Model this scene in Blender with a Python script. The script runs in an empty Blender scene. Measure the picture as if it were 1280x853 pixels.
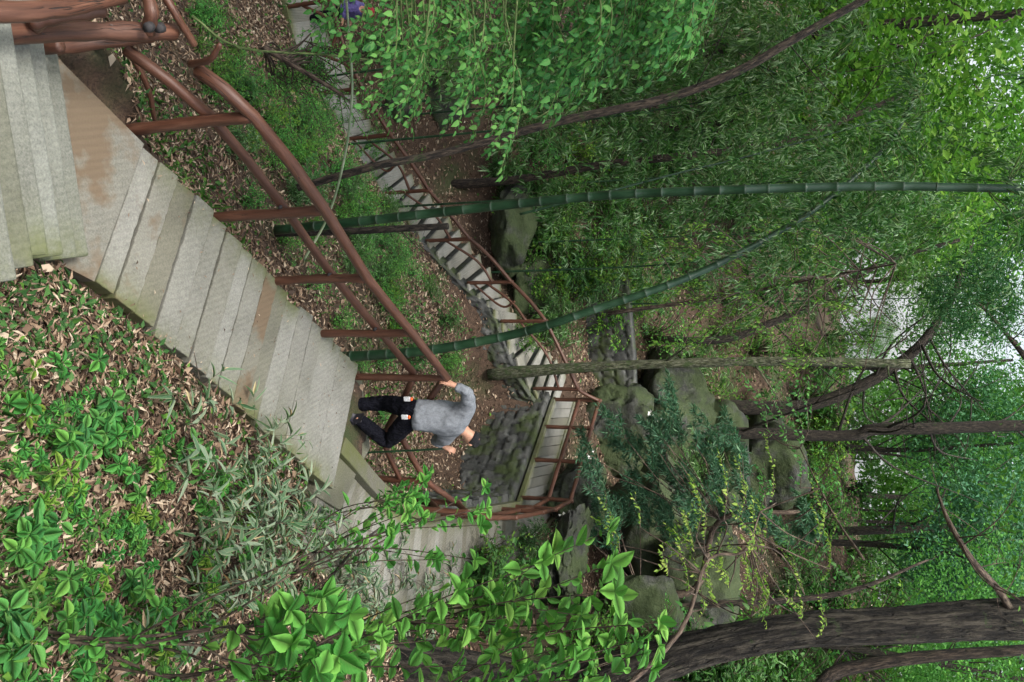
import bpy, math, random
import numpy as np
from mathutils import Vector, Matrix

# ------------------------------------------------------------------ camera, world, light
SC = bpy.context.scene
COL = SC.collection
CZ = 12.0                       # eye height above the datum
FPX = 1100.0                    # focal length in photo pixels
PITCH = math.radians(20.9)
SP, CP = math.sin(PITCH), math.cos(PITCH)

cd = bpy.data.cameras.new('camera')
cam = bpy.data.objects.new('camera', cd); COL.objects.link(cam)
SC.camera = cam
cd.sensor_width = 36.0; cd.lens = 36.0 * FPX / 1280.0
cd.clip_start = 0.05; cd.clip_end = 1000
U = Vector((0, SP, CP)); X_ = Vector((-1, 0, 0)); B = Vector((0, -CP, SP))
R = Matrix((U, X_, B)).transposed()          # the photographer turned the camera on its side
cam.matrix_world = Matrix.Translation((0, 0, CZ)) @ R.to_4x4()

w = bpy.data.worlds.new('World'); SC.world = w; w.use_nodes = True
nt = w.node_tree; bg = nt.nodes['Background']
sky = nt.nodes.new('ShaderNodeTexSky'); sky.sky_type = 'NISHITA'; sky.sun_disc = False
SUN_EL, SUN_ROT = math.radians(64), math.radians(205)
sky.sun_elevation = SUN_EL; sky.sun_rotation = SUN_ROT
sky.air_density = 1.0; sky.dust_density = 7.0; sky.ozone_density = 1.0
mx = nt.nodes.new('ShaderNodeMix'); mx.data_type = 'RGBA'; mx.inputs[0].default_value = .3      # thin even cloud over the sky
nt.links.new(sky.outputs[0], mx.inputs[6]); mx.inputs[7].default_value = (7.0, 7.15, 7.4, 1)
nt.links.new(mx.outputs[2], bg.inputs[0]); bg.inputs[1].default_value = 0.10
sl = bpy.data.lights.new('sun', 'SUN'); sl.energy = 1.5; sl.angle = math.radians(14); sl.color = (1, .97, .92)
so = bpy.data.objects.new('sun', sl); COL.objects.link(so)
sd = Vector((math.sin(SUN_ROT) * math.cos(SUN_EL), math.cos(SUN_ROT) * math.cos(SUN_EL), math.sin(SUN_EL)))
so.rotation_euler = sd.to_track_quat('Z', 'Y').to_euler()
SC.view_settings.view_transform = 'Standard'; SC.view_settings.look = 'None'
SC.view_settings.exposure = 1.6; SC.view_settings.gamma = 1
SC.view_settings.use_curve_mapping = False
SC.render.engine = 'CYCLES'
SC.cycles.max_bounces = 6; SC.cycles.transparent_max_bounces = 4
SC.cycles.diffuse_bounces = 3; SC.cycles.glossy_bounces = 2; SC.cycles.transmission_bounces = 3

RNG = np.random.default_rng(7)

# ------------------------------------------------------------------ helpers: survey points
def ray(x, y):
    a = (y - 426.5) / FPX; b = (x - 640.0) / FPX
    return np.array([a, CP + b * SP, -SP + b * CP])
def at(x, y, Y):                 # photo direction carried out to world distance Y
    d = ray(x, y); p = d * (Y / d[1]); p[2] += CZ; return p
def on(x, y, H):                 # photo direction met with the level H (below the eye)
    d = ray(x, y); p = d * (H / d[2]); p[2] += CZ; return p
def A(*p): return np.array(p, float)
def nrm(v):
    v = np.asarray(v, float); return v / (np.linalg.norm(v, axis=-1, keepdims=True) + 1e-9)

# ------------------------------------------------------------------ helpers: objects
def tag(o, label=None, cat=None, group=None, kind=None):
    if label: o['label'] = label
    if cat: o['category'] = cat
    if group: o['group'] = group
    if kind: o['kind'] = kind
    return o
def empty(name, loc, label, cat, group=None, kind=None):
    o = bpy.data.objects.new(name, None); COL.objects.link(o); o.location = Vector(loc)
    o.empty_display_size = .1
    return tag(o, label, cat, group, kind)
def link(name, me, parent=None):
    o = bpy.data.objects.new(name, me); COL.objects.link(o)
    if parent is not None:
        o.parent = parent
        o.matrix_parent_inverse = Matrix.Translation(-Vector(parent.location))
    return o
def kids(o): return [c for c in COL.objects if c.parent == o]
def copy_thing(o, loc, rz=0, s=1.0, label=None):
    c = o.copy(); COL.objects.link(c)
    c.location = Vector(loc); c.rotation_euler = (0, 0, rz); c.scale = (s, s, s)
    if label: c['label'] = label
    for k in KIDS[o.name]:
        d = k.copy(); COL.objects.link(d); d.parent = c; d.matrix_parent_inverse = Matrix.Identity(4)
    return c
KIDS = {}
def proto(name, label, cat, group, parts):
    """first of its kind, modelled round the origin"""
    o = empty(name, (0, 0, 0), label, cat, group)
    KIDS[o.name] = []
    for n, me in parts:
        k = link(n, me); k.parent = o; KIDS[o.name].append(k)
    return o

def make_mesh(name, V, F, mat, smooth=True, attrs=None):
    me = bpy.data.meshes.new(name)
    V = np.asarray(V, np.float32)
    me.vertices.add(len(V)); me.vertices.foreach_set('co', V.ravel())
    if isinstance(F, np.ndarray):
        n, k = F.shape; loops = F.ravel(); tot = np.full(n, k); 
    else:
        tot = np.array([len(f) for f in F]); loops = np.array([i for f in F for i in f])
    st = np.concatenate([[0], np.cumsum(tot)[:-1]])
    me.loops.add(len(loops)); me.loops.foreach_set('vertex_index', loops.astype(np.int32))
    me.polygons.add(len(tot)); me.polygons.foreach_set('loop_start', st.astype(np.int32))
    me.polygons.foreach_set('loop_total', tot.astype(np.int32))
    me.polygons.foreach_set('use_smooth', np.full(len(tot), smooth))
    me.update(calc_edges=True)
    for k, v in (attrs or {}).items():
        a = me.attributes.new(k, 'FLOAT', 'POINT'); a.data.foreach_set('value', np.asarray(v, np.float32))
    me.materials.append(mat)
    return me

class MB:                        # collects polygons of any size
    def __init__(s): s.V = []; s.F = []; s.n = 0; s.r = []; s.T = []
    def add(s, V, F, r=0.0, T=None):
        V = np.asarray(V, float); s.V.append(V); s.T.append(np.zeros((len(V), 3)) if T is None else T)
        s.F += [[i + s.n for i in f] for f in F]; s.n += len(V)
        s.r.append(np.full(len(V), r)); return s
    def tube(s, P, rad, k=8, wob=0.0, cap=True, rng=None, r=0.0):
        P = np.asarray(P, float); n = len(P); rad = np.broadcast_to(np.asarray(rad, float), (n,))
        T = nrm(np.gradient(P, axis=0)); up = A(0, 0, 1) if abs(T[0][2]) < .9 else A(1, 0, 0)
        a = nrm(np.cross(T[0], up)); out = []
        ang = np.linspace(0, 2 * np.pi, k, endpoint=False)
        rng = rng or RNG
        prof = 1 + wob * rng.standard_normal(k) * (.6 if k < 40 else 1.1)
        for i in range(n):
            a = nrm(a - T[i] * np.dot(a, T[i])); b = np.cross(T[i], a)
            q = rad[i] * prof * (1 + wob * rng.standard_normal(k) * .5)
            out.append(P[i] + np.outer(np.cos(ang) * q, a) + np.outer(np.sin(ang) * q, b))
        F = []
        for i in range(n - 1):
            for j in range(k):
                j2 = (j + 1) % k
                F.append([i * k + j, i * k + j2, (i + 1) * k + j2, (i + 1) * k + j])
        if cap: F.append(list(range(k))[::-1]); F.append([(n - 1) * k + j for j in range(k)])
        al = np.concatenate([[0], np.cumsum(np.linalg.norm(np.diff(P, axis=0), axis=1))]) + rng.uniform(0, 50)
        T_ = np.stack([np.outer(rad, np.cos(ang)).ravel(), np.outer(rad, np.sin(ang)).ravel(), np.repeat(al, k)], 1)
        return s.add(np.concatenate(out), F, r, T_)
    def box(s, c, half, rz=0.0, r=0.0):
        v = np.array([[x, y, z] for x in (-1, 1) for y in (-1, 1) for z in (-1, 1)], float) * half
        cs, sn = math.cos(rz), math.sin(rz)
        v = np.stack([v[:, 0] * cs - v[:, 1] * sn, v[:, 0] * sn + v[:, 1] * cs, v[:, 2]], 1) + c
        return s.add(v, [[0, 1, 3, 2], [4, 6, 7, 5], [0, 4, 5, 1], [2, 3, 7, 6], [0, 2, 6, 4], [1, 5, 7, 3]], r)
    def mesh(s, name, mat, smooth=True):
        T = np.concatenate(s.T); return make_mesh(name, np.concatenate(s.V), s.F, mat, smooth, {'rnd': np.concatenate(s.r), 'ta': T[:, 0], 'tb': T[:, 1], 'tc': T[:, 2]})
    def build(s, name, mat, parent=None, smooth=True, bevel=0):
        o = link(name, s.mesh(name, mat, smooth), parent)
        if bevel:
            m = o.modifiers.new('bevel', 'BEVEL'); m.width = bevel; m.segments = 2; m.limit_method = 'ANGLE'
        return o

def smooth_path(P, n=24):         # Catmull-Rom
    P = np.asarray(P, float)
    if len(P) == 2: return P[0] + (P[1] - P[0]) * np.linspace(0, 1, n)[:, None]
    Q = np.vstack([2 * P[0] - P[1], P, 2 * P[-1] - P[-2]]); out = []
    m = max(2, n // (len(P) - 1))
    for i in range(1, len(Q) - 2):
        for t in np.linspace(0, 1, m, endpoint=False):
            a, b, c, d = Q[i - 1], Q[i], Q[i + 1], Q[i + 2]
            out.append(.5 * ((2 * b) + (-a + c) * t + (2 * a - 5 * b + 4 * c - d) * t * t + (-a + 3 * b - 3 * c + d) * t ** 3))
    out.append(P[-1]); return np.array(out)

# leaf templates: (along, across, up), faces, edge value
TRH = (np.array([[0, 0, 0], [.42, .5, .07], [1, 0, -.10], [.42, -.5, .07]]), np.array([[0, 2, 1], [0, 3, 2]]), np.array([0, 1, .3, 1.]))
_sp = [(.0, .0), (.08, .2), (.22, .4), (.42, .5), (.62, .43), (.82, .22), (1, 0)]
_V = [[a, 0, .0 - .16 * a * a] for a, b in _sp] + [[a + .03, b, .10 * b - .16 * a * a] for a, b in _sp[1:-1]] + [[a + .03, -b, .10 * b - .16 * a * a] for a, b in _sp[1:-1]]
_F = []
for _i in range(6):
    for _o in (7, 12):
        L_, R_ = (_o + _i - 1 if _i > 0 else None), (_o + _i if _i < 5 else None); t_ = []
        if R_ is not None: t_.append([_i, _i + 1, R_])
        if L_ is not None and R_ is not None: t_.append([_i, R_, L_])
        if R_ is None: t_.append([_i, _i + 1, L_])
        _F += [q if _o == 12 else q for q in t_]
TOV = (np.array(_V), np.array(_F), np.array([0.] * 7 + [1.] * 10))
TSO = (np.array([[0, 0, 0], [.2, .4, .05], [.6, .42, .0], [1, 0, -.16], [.6, -.42, .0], [.2, -.4, .05], [.45, 0, -.03]]),
       np.array([[0, 6, 1], [6, 2, 1], [6, 3, 2], [6, 4, 3], [6, 5, 4], [6, 0, 5]]), np.array([0, 1, 1, .5, 1, 1, 0.]))
TLA = (np.array([[0, 0, 0], [.25, .5, .06], [.65, .36, -.03], [1, 0, -.22], [.65, -.36, -.03], [.25, -.5, .06], [.3, 0, -.02], [.65, 0, -.09]]),
       np.array([[0, 6, 1], [6, 7, 2], [6, 2, 1], [7, 3, 2], [0, 5, 6], [5, 4, 6], [4, 7, 6], [4, 3, 7]]), np.array([0, 1, 1, .6, 1, 1, 0, 0.]))

class Leaves:
    def __init__(s): s.V = []; s.F = []; s.r = []; s.e = []; s.l = []; s.n = 0
    def add(s, P, D, N, L, W, T=TRH, r=None, rng=None):
        rng = rng or RNG
        P = np.atleast_2d(P); n = len(P)
        if n == 0: return s
        D = nrm(D); N = np.asarray(N, float) - D * np.sum(D * N, 1)[:, None]; N = nrm(N); S = np.cross(N, D)
        L = np.broadcast_to(np.asarray(L, float), (n,)); W = np.broadcast_to(np.asarray(W, float), (n,))
        t, f, e = T
        curl = rng.uniform(.3, 2.2, n)
        V = (P[:, None] + D[:, None] * (t[None, :, :1] * L[:, None, None]) + S[:, None] * (t[None, :, 1:2] * W[:, None, None])
             + N[:, None] * (t[None, :, 2:] * (L * curl)[:, None, None]))
        k = len(t)
        s.V.append(V.reshape(-1, 3)); s.F.append((f[None] + (np.arange(n) * k)[:, None, None] + s.n).reshape(-1, 3)); s.n += n * k
        if r is None: r = rng.random(n)
        s.r.append(np.repeat(np.broadcast_to(r, (n,)), k)); s.e.append(np.tile(e, n)); s.l.append(np.tile(t[:, 0], n)); return s
    def mesh(s, name, mat):
        return make_mesh(name, np.concatenate(s.V), np.concatenate(s.F), mat, True, {'rnd': np.concatenate(s.r), 'edge': np.concatenate(s.e), 'lv': np.concatenate(s.l)})
    def build(s, name, mat, parent=None): return link(name, s.mesh(name, mat), parent)

def twig_leaves(lv, P, step, L, W, T=TOV, rng=None, droop=.15, up=None, spread=.9, jit=.25, start=.1, tip=True, tone=None):
    """leaves set alternately along a twig, roughly in its own layer"""
    rng = rng or RNG
    P = np.asarray(P, float); seg = np.linalg.norm(np.diff(P, axis=0), axis=1); cum = np.concatenate([[0], np.cumsum(seg)])
    tot = cum[-1]; n = max(2, int(tot * (1 - start) / step)); s = np.linspace(tot * start, tot, n) + rng.normal(0, step * .2, n)
    s = np.clip(s, 0, tot)
    Q = np.stack([np.interp(s, cum, P[:, i]) for i in range(3)], 1)
    s2 = np.clip(s + tot * .02, 0, tot); s1 = np.clip(s - tot * .02, 0, tot)
    Tn = nrm(np.stack([np.interp(s2, cum, P[:, i]) - np.interp(s1, cum, P[:, i]) for i in range(3)], 1))
    upv = A(0, 0, 1) if up is None else up
    S = nrm(np.cross(np.broadcast_to(upv, Tn.shape), Tn) + rng.normal(0, .05, Tn.shape))
    sg = np.where(np.arange(n) % 2 == 0, 1., -1.)[:, None]
    D = Tn * .55 + S * sg * spread + rng.normal(0, jit, (n, 3)); D[:, 2] -= droop * 2 * rng.random(n)
    if tip: D[-1] = Tn[-1]
    N = np.broadcast_to(upv, D.shape) + rng.normal(0, jit * 1.2, (n, 3))
    sz = rng.uniform(.42, 1.2, n)
    r = None if tone is None else np.clip(rng.normal(tone, .15, n), 0, 1)
    lv.add(Q, D, N, L * sz, W * sz, T, r, rng)

# ------------------------------------------------------------------ materials
def nodes(name):
    m = bpy.data.materials.new(name); m.use_nodes = True; t = m.node_tree
    return m, t, t.nodes['Principled BSDF'], t.nodes['Material Output']
def ramp(t, src, stops):
    r = t.nodes.new('ShaderNodeValToRGB'); el = r.color_ramp.elements
    while len(el) < len(stops): el.new(.5)
    for e, (p, c) in zip(el, stops): e.position = p; e.color = (*c, 1)
    t.links.new(src, r.inputs[0]); return r.outputs[0]
def noise(t, scale, detail=4, vec=None, rough=.55, d='3D'):
    n = t.nodes.new('ShaderNodeTexNoise'); n.inputs['Scale'].default_value = scale
    n.inputs['Detail'].default_value = detail; n.inputs['Roughness'].default_value = rough
    if vec is not None: t.links.new(vec, n.inputs['Vector'])
    return n.outputs['Fac']
def attr(t, name):
    a = t.nodes.new('ShaderNodeAttribute'); a.attribute_name = name; return a.outputs['Fac']
def mix(t, fac, a, b, mode='MIX'):
    m = t.nodes.new('ShaderNodeMix'); m.data_type = 'RGBA'; m.blend_type = mode
    for s, i in ((fac, 0), (a, 6), (b, 7)):
        if isinstance(s, (int, float)): m.inputs[i].default_value = s
        elif isinstance(s, tuple): m.inputs[i].default_value = (*s, 1)
        else: t.links.new(s, m.inputs[i])
    return m.outputs[2]
def math_(t, op, a, b=None):
    m = t.nodes.new('ShaderNodeMath'); m.operation = op
    for s, i in ((a, 0), (b, 1)):
        if s is None: continue
        if isinstance(s, (int, float)): m.inputs[i].default_value = s
        else: t.links.new(s, m.inputs[i])
    return m.outputs[0]
def bump(t, bs, h, strength=.5, dist=.02):
    b = t.nodes.new('ShaderNodeBump'); b.inputs['Strength'].default_value = strength; b.inputs['Distance'].default_value = dist
    t.links.new(h, b.inputs['Height']); t.links.new(b.outputs[0], bs.inputs['Normal'])
def pos(t, sc=None):
    g = t.nodes.new('ShaderNodeNewGeometry'); v = g.outputs['Position']
    if sc:
        m = t.nodes.new('ShaderNodeMapping'); m.inputs['Scale'].default_value = sc; t.links.new(v, m.inputs[0]); v = m.outputs[0]
    return v

def tubepos(t, sc):
    c = t.nodes.new('ShaderNodeCombineXYZ')
    for i, n in enumerate(('ta', 'tb', 'tc')): t.links.new(attr(t, n), c.inputs[i])
    m = t.nodes.new('ShaderNodeMapping'); m.inputs['Scale'].default_value = sc; t.links.new(c.outputs[0], m.inputs[0]); return m.outputs[0]
def leaf_mat(name, cols, trans=.35, rough=.55, edge=None, spec=.2):
    m, t, bs, out = nodes(name)
    c = ramp(t, attr(t, 'rnd'), [(i / (len(cols) - 1), k) for i, k in enumerate(cols)])
    oi = t.nodes.new('ShaderNodeObjectInfo')
    hs = t.nodes.new('ShaderNodeHueSaturation'); t.links.new(c, hs.inputs['Color'])
    t.links.new(math_(t, 'ADD', math_(t, 'MULTIPLY', oi.outputs['Random'], .03), .485), hs.inputs['Hue'])
    t.links.new(math_(t, 'ADD', math_(t, 'MULTIPLY', noise(t, 1.3, 2, pos(t)), .9), .55), hs.inputs['Value'])
    c = hs.outputs[0]
    e = attr(t, 'edge')
    if edge: c = mix(t, math_(t, 'MULTIPLY', math_(t, 'POWER', e, 5.0), .85), c, edge)
    else:
        c = mix(t, math_(t, 'MULTIPLY', math_(t, 'POWER', math_(t, 'SUBTRACT', 1.0, e), 6.0), .45), c, (.22, .36, .12))
        sv = math_(t, 'SINE', math_(t, 'SUBTRACT', math_(t, 'MULTIPLY', attr(t, 'lv'), 52.0), math_(t, 'MULTIPLY', e, 14.0)))
        c = mix(t, math_(t, 'MULTIPLY', math_(t, 'POWER', math_(t, 'MAXIMUM', sv, 0.0), 3.0), .22), c, (.22, .36, .12))
    t.links.new(c, bs.inputs['Base Color']); bs.inputs['Roughness'].default_value = rough
    bs.inputs['Specular IOR Level'].default_value = spec
    tr = t.nodes.new('ShaderNodeBsdfTranslucent'); t.links.new(mix(t, .25, c, (.12, .42, .02)), tr.inputs['Color'])
    ms = t.nodes.new('ShaderNodeMixShader'); ms.inputs[0].default_value = trans
    t.links.new(bs.outputs[0], ms.inputs[1]); t.links.new(tr.outputs[0], ms.inputs[2]); t.links.new(ms.outputs[0], out.inputs[0])
    return m

M = {}
M['leaf_bright'] = leaf_mat('leaf_bright', [(.025, .13, .03), (.05, .22, .045), (.085, .32, .06), (.17, .44, .08)], .42)
M['leaf_soft'] = leaf_mat('leaf_soft', [(.04, .17, .03), (.075, .27, .045), (.12, .36, .06), (.22, .48, .09)], .45, .6)
M['leaf_hang'] = leaf_mat('leaf_hang', [(.02, .11, .035), (.04, .19, .05), (.075, .28, .065), (.14, .38, .085)], .42)
M['leaf_young'] = leaf_mat('leaf_young', [(.06, .18, .02), (.12, .27, .03), (.2, .36, .05), (.33, .44, .10)], .45)
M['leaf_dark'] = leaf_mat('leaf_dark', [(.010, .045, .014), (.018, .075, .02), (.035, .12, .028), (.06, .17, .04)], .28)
M['leaf_mid'] = leaf_mat('leaf_mid', [(.015, .07, .013), (.035, .12, .02), (.07, .2, .026), (.14, .3, .04)], .4)
M['leaf_lime'] = leaf_mat('leaf_lime', [(.03, .12, .015), (.075, .21, .022), (.14, .31, .035), (.25, .4, .06)], .45)
M['leaf_blue'] = leaf_mat('leaf_blue', [(.012, .07, .035), (.025, .12, .055), (.05, .18, .085), (.12, .28, .15)], .25, .5)
M['leaf_bamboo'] = leaf_mat('leaf_bamboo', [(.015, .07, .018), (.035, .13, .03), (.085, .22, .045), (.3, .42, .25)], .38, .4, spec=.45)
M['leaf_sasa'] = leaf_mat('leaf_sasa', [(.03, .08, .03), (.06, .13, .06), (.11, .19, .11), (.24, .3, .22)], .2, .4, edge=(.34, .36, .23))
M['leaf_dead'] = leaf_mat('leaf_dead', [(.2, .11, .05), (.34, .22, .12), (.45, .33, .2), (.55, .45, .3)], .1, .7)
M['needle'] = leaf_mat('needle', [(.02, .08, .05), (.04, .13, .08), (.08, .2, .12), (.15, .28, .17)], .2, .5)
M['grass'] = leaf_mat('grass', [(.04, .14, .03), (.08, .22, .04), (.13, .28, .06), (.2, .34, .1)], .35)
m, t, bs, out = nodes('litter')
c = ramp(t, attr(t, 'rnd'), [(0, (.04, .023, .014)), (.25, (.10, .058, .035)), (.5, (.19, .125, .08)), (.8, (.33, .245, .17)), (1, (.5, .42, .32))])
t.links.new(c, bs.inputs['Base Color']); bs.inputs['Roughness'].default_value = .75; M['litter'] = m

def bark(name, cols, sc=(9, 9, 1.6), moss=0.0, st=.9, dist=.05):
    m, t, bs, out = nodes(name)
    g = noise(t, 3, 6, tubepos(t, sc), .72); n2 = noise(t, 2.2, 3, pos(t))
    c = ramp(t, g, [(.41, cols[0]), (.5, cols[1]), (.6, cols[2])])
    fz = ramp(t, noise(t, 1, 4, tubepos(t, (sc[0] * 2.4, sc[1] * 2.4, sc[2] * 1.5)), .55), [(.455, (1, 1, 1)), (.495, (.12, .12, .12)), (.52, (1, 1, 1))])
    c = mix(t, 1.0, c, fz, 'MULTIPLY'); g = mix(t, 1.0, g, fz, 'MULTIPLY'); n2 = noise(t, 3.5, 6, pos(t), .7)
    if moss: c = mix(t, ramp(t, n2, [(.62 - moss * .25, (0, 0, 0)), (.72 - moss * .2, (1, 1, 1))]), c, (.045, .085, .02))
    t.links.new(c, bs.inputs['Base Color']); bs.inputs['Roughness'].default_value = .9
    bump(t, bs, g, st, dist); M[name] = m
bark('bark_big', [(.004, .0035, .003), (.028, .024, .018), (.09, .08, .062)], (5, 5, .9), .12, 1, .15)
bark('bark_brown', [(.01, .008, .006), (.04, .028, .02), (.09, .068, .05)], (10, 10, 2), .2)
bark('bark_dark', [(.012, .01, .008), (.035, .028, .022), (.08, .065, .05)], (12, 12, 3), .1)
bark('bark_moss', [(.04, .05, .02), (.10, .11, .06), (.2, .21, .15)], (12, 12, 3), .5)
bark('twig', [(.03, .02, .015), (.08, .055, .04), (.14, .11, .08)], (12, 12, 3), 0, .4, .01)
bark('twig_green', [(.05, .08, .02), (.09, .14, .04), (.14, .18, .07)], (12, 12, 3), 0, .3, .01)
# stained log rails
m, t, bs, out = nodes('rail_wood')
g = noise(t, 1, 6, tubepos(t, (30, 30, 3)), .65); g2 = noise(t, 1.4, 3, pos(t))
cn = noise(t, 1, 3, tubepos(t, (16, 16, .9)), .5); crack = ramp(t, cn, [(.485, (1, 1, 1)), (.5, (0, 0, 0)), (.512, (1, 1, 1))])
cm = noise(t, 1, 2, tubepos(t, (5, 5, .8)), .5); crack = mix(t, ramp(t, cm, [(.52, (0, 0, 0)), (.56, (1, 1, 1))]), (1, 1, 1), crack)
c = ramp(t, g, [(.25, (.036, .013, .008)), (.5, (.10, .04, .023)), (.75, (.18, .085, .054))])
c = mix(t, ramp(t, g2, [(.35, (0, 0, 0)), (.7, (.6, .6, .6))]), c, (.07, .035, .024))
c = mix(t, crack, (.018, .012, .01), c)
t.links.new(c, bs.inputs['Base Color']); bs.inputs['Roughness'].default_value = .5
bump(t, bs, mix(t, .5, crack, g), .7, .012); M['rail_wood'] = m
m, t, bs, out = nodes('knot'); bs.inputs['Base Color'].default_value = (.03, .028, .03, 1); bs.inputs['Roughness'].default_value = .8; M['knot'] = m

def concrete(name, base, moss=.3, grooves=True, mud=0.0, ridged=False):
    m, t, bs, out = nodes(name)
    oi = t.nodes.new('ShaderNodeObjectInfo')
    n1 = noise(t, 1.7, 5, pos(t), .65); n2 = noise(t, 62, 4, pos(t), .75); n3 = noise(t, .9, 6, pos(t), .7)
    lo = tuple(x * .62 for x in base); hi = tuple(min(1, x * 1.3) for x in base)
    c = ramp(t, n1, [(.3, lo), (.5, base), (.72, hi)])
    c = mix(t, .35, c, ramp(t, n2, [(.32, (.06, .06, .05)), (.68, (.42, .42, .38))]))
    c = mix(t, math_(t, 'MULTIPLY', math_(t, 'POWER', oi.outputs['Random'], 1.6), 1.0), c, mix(t, 1.0, c, (.62, .6, .52), 'MULTIPLY'))
    e = attr(t, 'rnd')                                   # 1 near the slab ends
    mf = math_(t, 'MULTIPLY', math_(t, 'ADD', math_(t, 'MULTIPLY', math_(t, 'POWER', e, 5.0), 1.3), moss * .35), ramp(t, n3, [(.38, (0, 0, 0)), (.62, (1, 1, 1))]))
    c = mix(t, math_(t, 'MINIMUM', mf, .85), c, (.10, .115, .035))
    if mud: c = mix(t, math_(t, 'MULTIPLY', ramp(t, noise(t, 1.1, 5, pos(t), .6), [(.50, (0, 0, 0)), (.57, (1, 1, 1))]), mud), c, (.135, .095, .058))
    t.links.new(c, bs.inputs['Base Color']); bs.inputs['Roughness'].default_value = .85
    h = n2
    if grooves:
        wv = t.nodes.new('ShaderNodeTexWave'); wv.inputs['Scale'].default_value = 11; wv.inputs['Distortion'].default_value = 1.4
        wv.inputs['Detail'].default_value = 2; wv.bands_direction = 'DIAGONAL'
        t.links.new(pos(t, (1, .3, 0)), wv.inputs['Vector'])
        h = mix(t, .45, n2, wv.outputs['Fac'])
    bump(t, bs, h, .7, .012); M[name] = m
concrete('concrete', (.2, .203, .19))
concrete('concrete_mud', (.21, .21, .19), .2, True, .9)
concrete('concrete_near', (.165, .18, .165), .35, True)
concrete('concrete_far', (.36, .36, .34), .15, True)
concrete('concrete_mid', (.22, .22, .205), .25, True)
concrete('kerb', (.12, .12, .09), 1.0, False)

m, t, bs, out = nodes('stone')
g = noise(t, 5, 6, pos(t), .7); g2 = noise(t, 1.6, 5, pos(t), .65)
c = ramp(t, attr(t, 'rnd'), [(0, (.025, .028, .028)), (.5, (.06, .065, .062)), (1, (.12, .125, .12))])
c = mix(t, .5, c, ramp(t, g, [(.35, (.012, .013, .013)), (.55, (.07, .073, .07)), (.7, (.2, .21, .2))]))
c = mix(t, ramp(t, g2, [(.48, (0, 0, 0)), (.62, (.85, .85, .85))]), c, (.05, .075, .018))
t.links.new(c, bs.inputs['Base Color']); bs.inputs['Roughness'].default_value = .7
bump(t, bs, g, .7, .04); M['stone'] = m
m, t, bs, out = nodes('boulder')
g = noise(t, 3.2, 8, pos(t), .68); g2 = noise(t, .9, 6, pos(t), .65)
c = ramp(t, g, [(.32, (.012, .014, .012)), (.5, (.028, .031, .026)), (.68, (.085, .09, .082))])
c = mix(t, ramp(t, g2, [(.40, (0, 0, 0)), (.53, (.9, .9, .9))]), c, mix(t, g, (.015, .03, .008), (.06, .09, .025)))
t.links.new(c, bs.inputs['Base Color']); bs.inputs['Roughness'].default_value = .8
bump(t, bs, g, 1, .14); M['boulder'] = m
m, t, bs, out = nodes('soil')
g = noise(t, 9, 8, pos(t), .7); g2 = noise(t, .55, 5, pos(t), .6); g3 = noise(t, 38, 3, pos(t), .7)
c = ramp(t, g, [(.3, (.015, .01, .007)), (.5, (.055, .033, .021)), (.7, (.12, .075, .05))])
c = mix(t, .4, c, ramp(t, g3, [(.35, (.02, .013, .01)), (.65, (.16, .105, .07))]))
c = mix(t, ramp(t, g2, [(.52, (0, 0, 0)), (.66, (.75, .75, .75))]), c, (.035, .065, .018))
t.links.new(c, bs.inputs['Base Color']); bs.inputs['Roughness'].default_value = .95
bump(t, bs, mix(t, .5, g, g3), 1, .05); M['soil'] = m
m, t, bs, out = nodes('earth')
g = noise(t, 2.5, 6, pos(t), .6); g3 = noise(t, 45, 3, pos(t), .7)
c = ramp(t, g, [(.36, (.06, .036, .022)), (.46, (.12, .08, .05)), (.54, (.2, .165, .12)), (.7, (.25, .23, .19))])
c = mix(t, .25, c, ramp(t, g3, [(.3, (.08, .05, .03)), (.7, (.45, .38, .3))]))
t.links.new(c, bs.inputs['Base Color']); bs.inputs['Roughness'].default_value = .95; bump(t, bs, g3, .6, .01); M['earth'] = m
m, t, bs, out = nodes('culm')
g = noise(t, 6, 4, pos(t, (1, 1, .4)), .6)
c = ramp(t, g, [(.3, (.008, .03, .014)), (.55, (.016, .052, .024)), (.75, (.035, .08, .04))])
c = mix(t, math_(t, 'MULTIPLY', attr(t, 'rnd'), .6), c, (.07, .10, .075))
t.links.new(c, bs.inputs['Base Color']); bs.inputs['Roughness'].default_value = .35; M['culm'] = m
m, t, bs, out = nodes('culm_pale')
c = ramp(t, noise(t, 5, 4, pos(t), .6), [(.3, (.12, .2, .1)), (.7, (.36, .42, .28))])
t.links.new(c, bs.inputs['Base Color']); bs.inputs['Roughness'].default_value = .45; M['culm_pale'] = m
def plain(name, col, rough=.8, bm=0, sc=60):
    m, t, bs, out = nodes(name)
    n = noise(t, sc, 3, pos(t)); c = ramp(t, n, [(.3, tuple(x * .8 for x in col)), (.7, tuple(min(1, x * 1.15) for x in col))])
    t.links.new(c, bs.inputs['Base Color']); bs.inputs['Roughness'].default_value = rough
    if rough >= .9: bs.inputs['Specular IOR Level'].default_value = .12
    if bm: bump(t, bs, noise(t, bm, 2, pos(t, (1, 1, .5))), 1, .06)
    M[name] = m
plain('skin', (.5, .27, .18), .55); plain('jersey', (.2, .22, .245), .9, 7); plain('trousers', (.006, .0065, .011), .9, 18)
plain('shoe', (.02, .02, .03), .5); plain('hair', (.012, .011, .014), .6, 90); plain('white', (.7, .72, .74), .4); plain('orange', (.85, .13, .02), .5)
plain('purple', (.12, .1, .3), .8, 20, 22); plain('red_cloth', (.3, .015, .03), .8); plain('sole', (.06, .06, .06), .8); plain('petal', (.75, .75, .72), .6)

# ------------------------------------------------------------------ stairs layout (survey)
def Hm(p): return p[2] - CZ
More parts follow.
